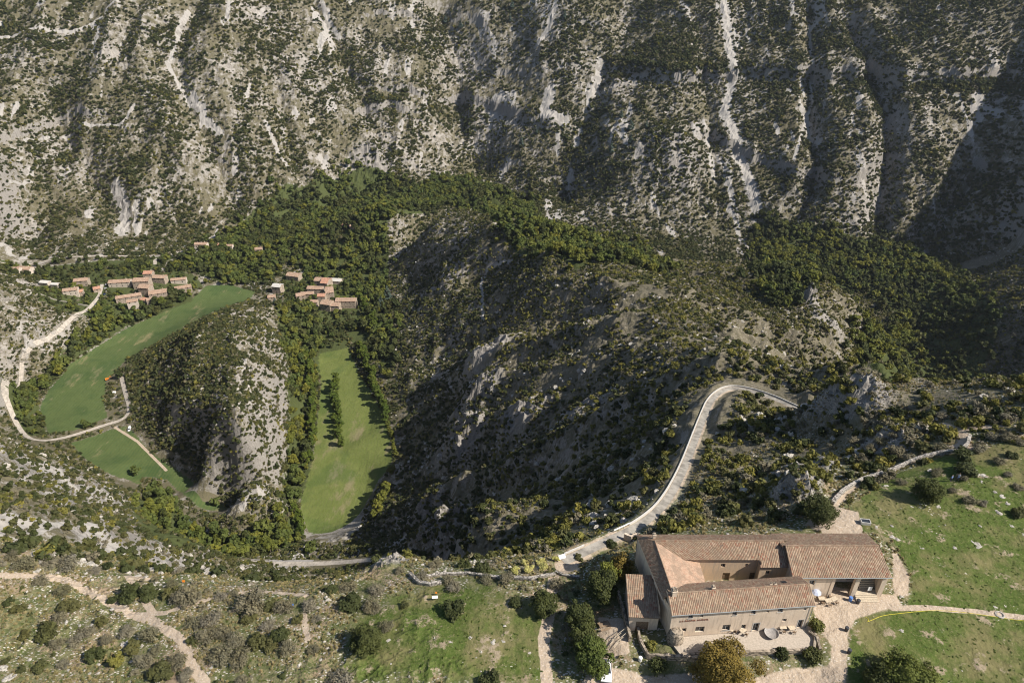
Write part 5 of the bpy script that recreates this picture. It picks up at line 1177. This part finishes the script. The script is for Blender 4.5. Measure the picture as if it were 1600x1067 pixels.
# shaded west side of the knoll is thickly grown
kn = inpoly(X, Y, hits([(200,562),(260,530),(360,490),(345,560),(335,640),(360,700),(385,760),(300,730),(235,680),(195,620)]))
kn &= fbm(X / 14, Y / 14, 3, 231) > -.35; knall = (((X + 205) / 75) ** 2 + ((Y - 520) / 170) ** 2) < 1
p = np.where(kn, .95, np.where(knall, np.maximum(p, .92 * sstep(-.8, -.2, n)), p))
far_keep = RNG.random(X.size) < np.clip(1.0 - (Y - 450) / 900, .5, 1)
k = ~wallside & (RNG.random(X.size) < p) & ~blocked(X, Y) & (~wood | (RNG.random(X.size) < .3)) & far_keep & (bz > -287)
X = X[k]; Y = Y[k]; kn = kn[k] | (knall[k] & (RNG.random(int(k.sum())) < .5)); right = right[k]; b = RNG.random(X.size)
sc = .62 + 1.5 * RNG.random(X.size) ** 1.9 + .35 * sstep(350, 700, Y) + .9 * kn * RNG.random(X.size)
u_, v_ = proj(X, Y, gridv(BASE, X, Y)); dep = Y * CP - (gridv(BASE, X, Y) - HC) * SP
isbox = np.where(right, (b > .36) & (b < .80), (b > .6) & (b < .75)); isdry = b >= np.where(right, .80, .88)
size_px = sc / dep * ((u_ > 0) & (u_ < 1600) & (v_ < 1000))
NEAR = (Y < 330)
order = np.argsort(-size_px * NEAR)[:190]; ind = np.zeros(X.size, bool); ind[order] = True
def zone(x, y):
    u, v = proj(x, y, H1(x, y))
    d = pdist(np.array([x]), np.array([y]), ROAD_MAIN, 400)[0][0]
    if u < 560: return 'on the pale rubble slope below the left rim'
    if d < 14: return 'beside the asphalt road down to the hairpin'
    if u > 1180: return 'on the rocky slope below the dry stone wall'
    if x > 14 and v > 700: return 'on the dark slope behind the farmhouse'
    return 'on the shaded flank below the overlook'
for i in np.nonzero(ind)[0]:
    kind = 1 if isbox[i] else 2 if isdry[i] else 0
    ms = (mid_green, mid_box, mid_dry)[kind]; col = ('dark evergreen shrub', 'yellow green box shrub', 'grey leafless shrub')[kind]; zn = zone(X[i], Y[i])
    e = link(bpy.data.objects.new('shrub', ms[int(RNG.integers(len(ms)))])); e.location = (X[i], Y[i], H1(X[i], Y[i]) - .1); e.rotation_euler = (0, 0, RNG.uniform(0, 6)); e.scale = (sc[i],) * 3
    meta(e, col + ' ' + zn, 'shrub', col.replace('shrub', 'shrubs') + ' ' + zn)
rest = ~ind
for nm, sel, msn, msf, lab in (('scrub', ~isbox & ~isdry, mid_green, far_green, 'dark evergreen scrub'), ('boxwood_scrub', isbox, mid_box, far_box, 'yellow green box scrub'), ('dry_scrub', isdry, mid_dry, far_dry, 'grey brown leafless scrub')):
    g = rest & sel & (Y < 420); scatter(nm, msn, X[g], Y[g], sc[g] * (.85 if nm != 'scrub' else 1), .1, lab + ' over the near ridge and the slopes below the rim', 'scrub')
    g = rest & sel & (Y >= 420); scatter(nm, msf, X[g], Y[g], sc[g] * (.85 if nm != 'scrub' else 1), .1, lab + ' over the knoll and the far half of the ridge', 'scrub')
# --- grass tufts and loose stones of the near plateau
def tuft(mat):
    c, r = clumps(.7, 1.0, 4, .0); return cr_mesh('tuft', c, r, 26, .38, mat)
M['straw'] = leaf_mat('straw_grass', [(.17, .15, .07), (.24, .20, .11), (.12, .12, .05)]); M['turf'] = leaf_mat('green_grass', [(.052, .080, .018), (.085, .105, .028), (.066, .092, .022)])
straw = [tuft(M['straw']) for _ in range(2)]; turf_ = [tuft(M['turf']) for _ in range(2)]
def openground(x, y, m=0):
    b = np.zeros(x.shape, bool)
    for p in DRIVE: b |= inpoly(x, y, p)
    for p, w in PATHS: b |= pdist(x, y, p)[0] < w * .8
    b |= pdist(x, y, ROAD_MAIN)[0] < 3
    b |= (x > 19) & (x < 70) & (y > 68) & (y < 95)
    return b | (gridv(BASE, x, y) < -28)
X, Y = cand(-120, 170, 62, 172, .75); k = ~openground(X, Y); X = X[k]; Y = Y[k]; inl = inpoly(X, Y, LAWN); inf = inpoly(X + 5 * fbm(X / 7, Y / 7, 3, 431), Y + 5 * fbm(X / 7, Y / 7, 3, 441), FIELD); q = fbm(X / 7, Y / 7, 3, 401); r_ = RNG.random(X.size)
k = (~inl & ~inf) & (r_ < sstep(-.5, .4, q) * .8); scatter('dry_grass', straw, X[k], Y[k], .18 + .32 * RNG.random(k.sum()), .03, 'straw coloured grass tufts over the stony rim and plateau', 'grass', .8)
k = ((inl & (r_ < .35)) | (inf & (r_ < .4)) | (~inl & ~inf & (r_ > .66))) ; scatter('green_grass', turf_, X[k], Y[k], .10 + .2 * RNG.random(k.sum()), .03, 'green grass tufts in the lawn and the field', 'grass', .55)
def pebble(): 
    bm2 = bmesh.new(); bmesh.ops.create_icosphere(bm2, subdivisions=1, radius=1)
    for v_ in bm2.verts: v_.co = Vector((v_.co.x * RNG.uniform(.7, 1.2), v_.co.y * RNG.uniform(.6, 1), v_.co.z * RNG.uniform(.35, .6)))
    me = bpy.data.meshes.new('pebble'); bm2.to_mesh(me); bm2.free(); me.materials.append(M['rock']); return me
X, Y = cand(-130, 170, 62, 185, .8); k = ~openground(X, Y); X = X[k]; Y = Y[k]; q = fbm(X / 6, Y / 4, 4, 411); inl = inpoly(X, Y, LAWN) | inpoly(X, Y, FIELD)
k = RNG.random(X.size) < sstep(.02, .3, q) * np.where(inl, .02, .42); scatter('loose_stones', [pebble() for _ in range(4)], X[k], Y[k], .08 + .36 * RNG.random(k.sum()) ** 3 + .1, .02, 'loose pale limestone rubble over the rim and plateau', 'stones')
X, Y = cand(-130, 20, 62, 118, 1.9); k = ~openground(X, Y) & (RNG.random(X.size) < .42 * sstep(-.2, .35, fbm(X / 9, Y / 9, 3, 415))) & ~inpoly(X, Y, FIELD); X = X[k]; Y = Y[k]
dq = RNG.random(X.size); scatter('dry_scrub', mid_dry, X[dq < .6], Y[dq < .6], .35 + .6 * RNG.random((dq < .6).sum()), .05, 'low grey heath between the larger bushes of the rim', 'scrub', .7); scatter('scrub', mid_green, X[dq >= .6], Y[dq >= .6], .3 + .45 * RNG.random((dq >= .6).sum()), .05, 'low green heath between the larger bushes of the rim', 'scrub', .7)
# --- blocks of rubble on the far slopes
X, Y = cand(-700, 760, 120, 900, 4.0); k = ~blocked(X, Y) & (gridv(BASE, X, Y) > -281) & (RNG.random(X.size) < .55 * sstep(-.1, .3, fbm(X / 15, Y / 15, 3, 421)))
for q in WOODS: k &= ~inpoly(X, Y, q)
scatter('rubble_blocks', [rock_mesh(31, .5), rock_mesh(37, .7)], X[k], Y[k], .4 + 1.3 * RNG.random(k.sum()) ** 2.5, .1, 'pale limestone blocks strewn over the ridge and the knoll', 'stones')
# --- woods
TX, TY = cand(-820, 760, 300, 1300, 5.6); zone_i = np.full(TX.shape, -1); jx = 13 * fbm(TX / 22, TY / 22, 3, 511) + 6 * RNG.normal(size=TX.size); jy = 13 * fbm(TX / 22, TY / 22, 3, 521) + 6 * RNG.normal(size=TX.size)
for i, q in enumerate(WOODS): zone_i[(inpoly(TX, TY, q) if i in (4, 5, 6, 8) else inpoly(TX + jx, TY + jy, q)) & (zone_i < 0)] = i
clump = fbm(TX / 26, TY / 26, 3, 501)
k = (zone_i >= 0) & ~blocked(TX, TY, .5) & (RNG.random(TX.size) < sstep(-.75, -.1, clump - np.where((zone_i == 0) | (zone_i == 10), .12, 0)) * np.where((zone_i == 11), .45, 1) * np.where(zone_i == 13, .65, np.where(zone_i == 14, .55, .93)))
TX = TX[k]; TY = TY[k]; zi = zone_i[k]; h = 4.5 + 8.5 * RNG.random(TX.size) ** 1.25; h[zi == 12] *= .8; h[zi >= 13] *= .62; h[(zi == 8) | (zi == 9)] *= .75; h[zi == 6] *= .9
tt = RNG.random(TX.size); zv = gridv(BASE, TX, TY); dep = TY * CP - (zv - HC) * SP; u_, v_ = proj(TX, TY, zv)
yelp = np.select([zi == 2, zi == 3, zi == 5, zi == 6, zi == 12], [.42, .3, .18, .25, .15], .10)
pat = fbm(TX / 45, TY / 45, 2, 531); yelp = np.clip(yelp * (1 + 1.6 * pat), 0, 1); kindv = np.where(tt < yelp, 2, np.where(tt < yelp + np.clip(.38 - .7 * fbm(TX / 60, TY / 60, 2, 541), .1, .8), 1, 0))
TR = [trunk_mesh('wood_trunk', 1.0, .022, 4, .45) for _ in range(2)]
ordr = np.argsort(-(h / dep) * ((u_ > 5) & (u_ < 1595) & (v_ > 0)))[:215]; ind = np.zeros(TX.size, bool); ind[ordr] = True
WN = {0: 'in the wood behind the hamlet', 1: 'in the band of trees behind the long meadow', 2: 'in the yellowing canyon wood', 3: 'in the wood behind the ridge', 4: 'in the hedge between village and long meadow', 5: 'in the wood at the foot of the left slope', 6: 'in the belt between knoll and olive meadow', 7: 'at the foot of the ridge by the hamlet', 8: 'between lane and long meadow', 9: 'in the hedges behind the village', 10: 'in the wood at the foot of the far wall', 11: 'on the canyon floor below the scree streak', 12: 'in the shaded canyon wood', 13: 'in the gardens around the hamlet', 14: 'among the village houses'}
for i in np.nonzero(ind)[0]:
    kd = kindv[i]; ms = (tree_leafy, tree_oak, tree_yel)[kd]; col = ('mid green broadleaf tree', 'dark evergreen oak', 'yellow green broadleaf tree')[kd]; zn = WN[int(zi[i])]
    plant('broadleaf_tree', ms[int(RNG.integers(len(ms)))], TR[i % 2], 'tree', (TX[i], TY[i], H1(TX[i], TY[i]) - .2), RNG.uniform(0, 6), (h[i] * .95, h[i] * .95, h[i]), col + ' ' + zn, col + 's ' + zn if kd != 1 else 'dark evergreen oaks ' + zn)
for kd, ms, lab in ((0, tree_leafy, 'mid green broadleaf trees'), (1, tree_oak, 'dark evergreen oaks'), (2, tree_yel, 'yellow green trees')):
    g = ~ind & (kindv == kd); scatter('woods', ms, TX[g], TY[g], h[g], .3, lab + ' massed in the valley and canyon woods', 'woods')
# --- rows of poplars and single trees in the valley
def pop_mesh(mat):
    c, r = clumps(1.0, .30, 16, .06); return cr_mesh('poplar_crown', c, r, 900, .05, mat)
pops = [pop_mesh(M['poplar']) for _ in range(4)]; ypops = [pop_mesh(M['yellowing']) for _ in range(2)]
def row(px, n, h, label, ms, jit=1.5):
    P = [hit(*p) for p in px]; seg = [math.hypot(b[0] - a[0], b[1] - a[1]) for a, b in zip(P[:-1], P[1:])]; tot = sum(seg)
    for i in range(n):
        t = (i + .5) / n * tot; j = 0
        while j < len(seg) - 1 and t > seg[j]: t -= seg[j]; j += 1
        f = t / seg[j]; x = P[j][0] + (P[j + 1][0] - P[j][0]) * f + RNG.uniform(-jit, jit); y = P[j][1] + (P[j + 1][1] - P[j][1]) * f + RNG.uniform(-jit, jit)
        hh = h * RNG.uniform(.78, 1.1)
        plant('poplar_tree', ms[int(RNG.integers(len(ms)))], TR[i % 2], 'poplar', (x, y, H1(x, y) - .3), RNG.uniform(0, 6), (hh * .95, hh * .95, hh), label, label.replace('poplar ', 'poplars ', 1))
row([(526,596),(525,640),(530,702)], 13, 13, 'dark green poplar of the short row standing within the olive meadow', pops, 2.5)
row([(482,560),(488,620),(490,680),(480,730)], 22, 13, 'green poplar in the row along the left edge of the olive meadow', pops, 2.5)
row([(562,545),(580,590),(598,632),(606,660)], 20, 14, 'tall poplar in the row along the right edge of the olive meadow', pops, 2.5)
row([(606,662),(614,690),(618,715)], 6, 8, 'small yellow poplar at the foot of the ridge beside the olive meadow', ypops, 1)
row([(608,762),(594,790),(586,812)], 8, 12, 'bright yellow green poplar at the lower right corner of the olive meadow', ypops, 1.5)
row([(612,742),(616,732)], 2, 8, 'lone green poplar between the two right hand rows', ypops, 1)
row([(464,800),(468,840)], 5, 11, 'yellow green poplar at the bottom left corner of the olive meadow', pops, 2)
row([(575,500),(590,520),(560,470)], 7, 15, 'tall poplar just below the hamlet', pops, 4)
SINGLE = [((137,668), 9, 0, 'rounded green tree at the near end of the long meadow'), ((215,742), 9, 0, 'lone round tree in the grass below the bend of the lane'), ((338,790), 8, 0, 'lone bright tree at the narrow end of the lower meadow'), ((250,785), 14, 0, 'tallest green tree in the clump on the lower meadow'), ((262,800), 12, 0, 'broad tree beside the tallest one on the lower meadow'),
 ((245,808), 11, 2, 'yellowish tree in the clump on the lower meadow'), ((272,466), 13, 1, 'big dark tree at the village edge above the meadow'), ((298,463), 8, 0, 'small tree beside the lowest village houses'), ((486,862), 9, 0, 'leafy tree on the verge at the foot of the olive meadow'), ((188,590), 8, 1, 'dark tree beside the digger at the meadow edge'),
 ((522,640), 5, 0, 'small bush at the head of the short poplar row'), ((95,568), 10, 0, 'round tree on the long meadow edge near the lane'), ((45,640), 11, 0, 'wide green tree inside the lane bend')]
for (pp, hh, kd, lab) in SINGLE:
    x, y = hit(*pp); ms = (tree_leafy, tree_oak, tree_yel)[kd]
    plant('broadleaf_tree', ms[int(RNG.integers(len(ms)))], TR[0], 'tree', (x, y, H1(x, y) - .2), RNG.uniform(0, 6), hh * 1.05, lab)
# --- conifers
def cedar_crown():
    C_ = []; R_ = []
    for i in range(9):
        z = .18 + .80 * i / 8; r = .30 * (1 - z) + .03
        for j in range(max(1, int(7 * (1 - z)) + 1)):
            a = RNG.uniform(0, 6.28); C_.append((math.cos(a) * r * .8, math.sin(a) * r * .8, z)); R_.append((r * .5 + .02, r * .5 + .02, .045))
    return cr_mesh('cedar_crown', C_, R_, 800, .045, M['cedar'], up=.6)
ced = [cedar_crown() for _ in range(3)]
for (u, v, hh, lab) in ((720,45,20,'blue grey cedar at the top edge left of the gully'),(696,38,17,'blue grey cedar, leftmost of the three at the top edge'),(800,15,18,'blue grey cedar at the top edge beside the pale scree'),(797,35,16,'lower blue grey cedar beside the pale scree at the top'),(882,30,16,'blue grey cedar right of the pale scree at the top'),
 (815,228,18,'blue grey cedar, left of the pair on the middle scree'),(838,210,13,'blue grey cedar, right of the pair on the middle scree'),(955,240,19,'blue grey cedar at the lower left of the cedar clump'),(985,205,20,'tall blue grey cedar in the middle of the cedar clump'),(970,185,15,'blue grey cedar at the top of the cedar clump'),(985,225,16,'blue grey cedar at the lower right of the cedar clump'),(1010,200,13,'small blue grey cedar at the right of the cedar clump'),
 (606,468,19,'tall pale conifer beside the ridge foot at the hamlet'),(596,480,16,'blue grey conifer just right of the hamlet'),(296,822,10,'silver blue conifer in the wood at the foot of the left slope'),(430,475,9,'slim dark cypress beside the grey tower house')):
    x, y = hit(u, v); plant('cedar_tree', ced[int(RNG.integers(3))], TR[0], 'cedar', (x, y, H1(x, y) - .3), RNG.uniform(0, 6), (hh * .8, hh * .8, hh), lab)
# --- the near bushes and trees
def big_bush(mat, n, size, k, h=1.0): c, r = clumps(h, 1.0, k, .05); return cr_mesh('bush_leaves', c, r, n, size, mat)
gb = [big_bush(M['scrub'], 1500, .085, 14) for _ in range(4)]
def twig_bush():
    V, Fq, t = leaves(*clumps(.9, 1.0, 16, .05), 1500, .05, fill=.6)
    b = MB()
    for i in range(70):
        a = RNG.uniform(0, 6.28); q = RNG.uniform(.3, 1.0); z = RNG.uniform(.3, .95); s = (math.cos(a) * .12, math.sin(a) * .12, 0); m = (math.cos(a) * q * .55, math.sin(a) * q * .55, z * .7); e = (math.cos(a) * q + RNG.uniform(-.2, .2), math.sin(a) * q + RNG.uniform(-.2, .2), z)
        b.tube(s, m, .018, .012, 3); b.tube(m, e, .012, .005, 3)
    me = bpy.data.meshes.new('twigs'); 
    fv = [list(f) for f in b.f if len(f) == 4]; V2 = np.concatenate([V, np.array([tuple(p) for p in b.v])]); F2 = np.concatenate([Fq, np.array(fv) + len(V)])
    return np_mesh('bush_twigs', V2, F2, [M['dead']], np.concatenate([t, RNG.random(len(fv))]))
tb = [twig_bush() for _ in range(4)]
yb = [big_bush(M['box'], 1500, .08, 14) for _ in range(2)]
NB = [ # u, v of the middle, radius in photo pixels, kind (g green, d grey, y box), words
 (205,925,20,'g'),(235,925,16,'g'),(268,925,14,'g'),(295,928,24,'d'),(345,932,12,'d'),(365,925,10,'d'),(395,940,30,'d'),(425,945,14,'g'),(445,945,16,'d'),(485,945,14,'d'),(520,920,12,'g'),(545,915,14,'d'),(550,940,20,'g'),(580,945,16,'d'),(530,900,10,'g'),(590,920,14,'d'),
 (100,922,14,'d'),(65,905,16,'d'),(40,880,18,'d'),(80,875,16,'d'),(110,880,20,'d'),(150,890,12,'d'),(20,868,14,'d'),(110,945,16,'g'),(95,965,14,'d'),(30,950,12,'g'),(15,940,10,'g'),(75,985,18,'g'),(40,990,10,'g'),(90,1005,12,'d'),(120,1000,14,'d'),(140,985,14,'d'),(160,970,12,'g'),(65,1040,13,'g'),(35,1045,8,'g'),(150,1020,16,'g'),(185,1030,14,'y'),(210,1010,16,'g'),(235,990,18,'d'),(225,1030,16,'d'),(255,1045,22,'g'),(280,1030,18,'d'),(200,985,14,'d'),(170,1000,12,'d'),(100,1035,12,'d'),(245,1015,12,'d'),(290,1055,14,'d'),(10,1030,8,'g'),
 (310,970,16,'d'),(335,965,18,'d'),(325,990,20,'d'),(350,985,16,'d'),(370,1000,18,'d'),(345,1020,22,'d'),(375,1025,18,'d'),(390,965,12,'g'),(420,975,14,'d'),(405,1000,16,'g'),(440,990,16,'g'),(450,1010,16,'d'),(425,1005,12,'g'),(300,1000,10,'g'),(465,965,10,'g'),(495,965,10,'d'),(490,1013,12,'d'),(380,1060,12,'d'),(535,1060,28,'d'),(765,1060,18,'g'),
 (270,912,12,'d'),(280,893,10,'d'),(350,900,8,'d'),(178,935,10,'g'),(605,975,14,'d'),(632,945,8,'g'),(660,900,12,'d'),(625,890,10,'d'),(700,905,12,'d'),(710,915,14,'d'),(760,905,12,'d'),(790,903,14,'d'),(710,950,20,'g'),(755,888,14,'g'),(725,880,12,'g'),(680,880,12,'d'),(870,910,14,'d'),(905,870,8,'g'),(805,940,12,'g'),
 (1335,690,12,'d'),(1360,700,10,'d'),(1380,690,14,'d'),(1400,705,16,'d'),(1350,720,10,'d'),(1385,735,12,'g'),(1420,715,12,'d'),(1440,700,16,'g'),(1470,700,14,'d'),(1300,700,10,'d'),(1505,710,17,'g'),(1530,700,13,'d'),(1508,732,17,'g'),(1462,738,10,'d'),(1408,752,9,'d'),(1502,745,11,'d'),(1465,735,8,'d'),(1550,680,13,'d'),(1575,683,15,'d'),(1595,690,10,'d'),(1560,720,12,'d'),(1580,710,10,'g'),(1590,760,10,'d'),(1488,765,8,'d'),(1515,780,12,'d'),(1535,785,8,'d'),(1575,740,8,'d'),(1505,655,10,'d'),(1575,650,14,'d'),(1545,655,10,'g'),(1470,650,10,'d'),(1590,800,12,'g'),
 (1318,660,8,'g'),(1420,672,8,'d'),(1395,680,10,'d'),(1270,790,10,'g'),(1243,770,8,'g'),(905,985,6,'g'),(955,850,10,'g'),(860,895,8,'g'),(1565,670,8,'d')]
for (u, v, rp, kd) in NB:
    x, y = hit(u, v + rp * .35); z = H1(x, y); dep = y * CP - (z - HC) * SP; r = rp * dep / F
    ms = {'g': gb, 'd': tb, 'y': yb}[kd]; col = {'g': 'dark green bush', 'd': 'grey leafless bush', 'y': 'yellow green bush'}[kd]
    pl = 'on the stony ground at the bottom left' if v > 960 and u < 300 else 'on the left rim above the pale rubble slope' if u < 180 else 'around the forking footpath' if u < 320 else 'in the thicket left of the green field' if u < 620 and v > 955 else 'along the rim left of the green field' if u < 620 else 'along the rim wall above the green field' if u < 930 else 'below the dry stone wall' if (u < 1500 and v < 740) else 'on the stony pasture at the right edge'
    e = link(bpy.data.objects.new('bush', ms[int(RNG.integers(len(ms)))])); e.location = (x, y, z - .15); e.rotation_euler = (0, 0, RNG.uniform(0, 6)); e.scale = (r, r * RNG.uniform(.85, 1.15), r * RNG.uniform(.75, 1.0))
    meta(e, col + ' ' + pl, 'bush', col.replace('bush', 'bushes') + ' ' + pl)
def near_tree(u, v, zc, r, h, mat, lab, cat='tree', n=7000, size=.13, k=26, trunk=True, z0=.12, name='oak_tree'):
    x, y, _ = un(u, v, 0); 
    for _i in range(4):
        z = H1(x, y); x, y, _ = un(u, v, z + h * .55)
    c, rr = clumps(h, r, k, z0)
    for _k in range(k // 2):
        a = RNG.uniform(0, 6.28); q = r * RNG.uniform(.7, 1.0); zz = h * RNG.uniform(max(.25, z0), .8); c.append((math.cos(a) * q, math.sin(a) * q, zz)); rr.append((r * RNG.uniform(.12, .26),) * 2 + (r * RNG.uniform(.1, .2),))
    me = cr_mesh('tree_crown', c, rr, n, size, mat)
    return plant(name, me, trunk_mesh('tree_trunk', h, .22, 6, .5) if trunk else None, cat, (x, y, z - .1), 0, 1, lab)
near_tree(1142, 1047, 4, 5.6, 8.4, M['autumn'], 'golden brown autumn tree in front of the farmhouse terrace', n=17000, size=.125, k=17, name='deciduous_tree')
near_tree(940, 915, 3, 3.0, 6.2, M['oak'], 'dark evergreen oak, second from the top of the row left of the farmhouse', n=9000)
near_tree(972, 882, 3, 2.4, 5.0, M['autumn'], 'brownish oak at the top of the row left of the farmhouse', n=6000)
near_tree(905, 962, 3, 2.6, 5.0, M['oak'], 'dark oak in the middle of the row left of the farmhouse', n=8000)
near_tree(912, 995, 3, 2.7, 5.2, M['oak'], 'dark oak, second from the bottom of the row left of the farmhouse', n=8000)
near_tree(928, 1027, 3, 3.1, 5.8, M['leafy'], 'dark green tree beside the white car', n=10000)
near_tree(955, 893, 3, 2.2, 4.5, M['leafy'], 'green oak between the brownish and the dark oak of the row', n=6000)
near_tree(1282, 799, 3, 3.4, 6.2, M['oak'], 'round green oak behind the farmhouse at the end of the dry stone wall', n=9000)
near_tree(1452, 765, 3, 3.0, 4.8, M['oak'], 'dark green tree standing alone on the lawn with rocks at its foot', n=8000)
near_tree(569, 997, 2, 2.9, 4.0, M['oak'], 'round dark green holm oak at the left edge of the field', n=8000)
near_tree(850, 943, 2, 2.5, 3.8, M['oak'], 'round dark green oak at the right edge of the field', n=7000)
near_tree(1418, 1050, 2, 4.4, 5.2, M['leafy'], 'spreading olive green tree with bare grey limbs at the bottom right', n=9000, size=.14, k=22)
near_tree(1378, 1062, 2, 2.6, 4.0, M['oak'], 'dark bush like tree at the bottom beside the driveway', n=5000)
near_tree(1277, 975, 1, 1.2, 2.2, M['box'], 'yellow green shrub beside the terrace wall', 'shrub', n=1600, trunk=False, name='garden_shrub')
near_tree(1030, 1040, 1, 1.6, 2.0, M['oak'], 'clipped dark shrub below the farmhouse terrace', 'shrub', n=1600, trunk=False, name='garden_shrub')
near_tree(1270, 1022, 1, 1.7, 1.6, M['oak'], 'low green shrub on the round island by the driveway', 'shrub', n=1800, trunk=False, name='garden_shrub')
near_tree(1222, 1020, 1, 1.2, 1.4, M['scrub'], 'small shrub at the foot of the terrace wall', 'shrub', n=1200, trunk=False, name='garden_shrub')
near_tree(1018, 1008, 1, .9, 1.3, M['box'], 'bright shrub in the small walled garden', 'shrub', n=900, trunk=False, name='garden_shrub')
for i, (u, v, r) in enumerate([(806,890,1.0),(828,889,1.2),(850,884,1.1),(845,876,1.0),(868,872,.9),(820,878,.8)]):
    near_tree(u, v, .5, r, 1.2, M['palebush'], 'pale yellow flowering bush beside the overlook', 'bush', n=900, size=.07, k=8, trunk=False, name='flowering_bush')['group'] = 'pale flowering bushes beside the overlook'
# ================================================================ the air
b = MB(); b.box(-2100, 2100, -320, 2300, -300, 132)
hz, nt_, P_ = newmat('haze'); nt_.nodes.remove(P_); vol = nt_.nodes.new('ShaderNodeVolumePrincipled'); vol.inputs['Density'].default_value = .000025; vol.inputs['Color'].default_value = (.80, .88, 1, 1); vol.inputs['Anisotropy'].default_value = .2
nt_.links.new(vol.outputs[0], nt_.nodes['Material Output'].inputs['Volume'])
b.build('haze', hz, kind='stuff')
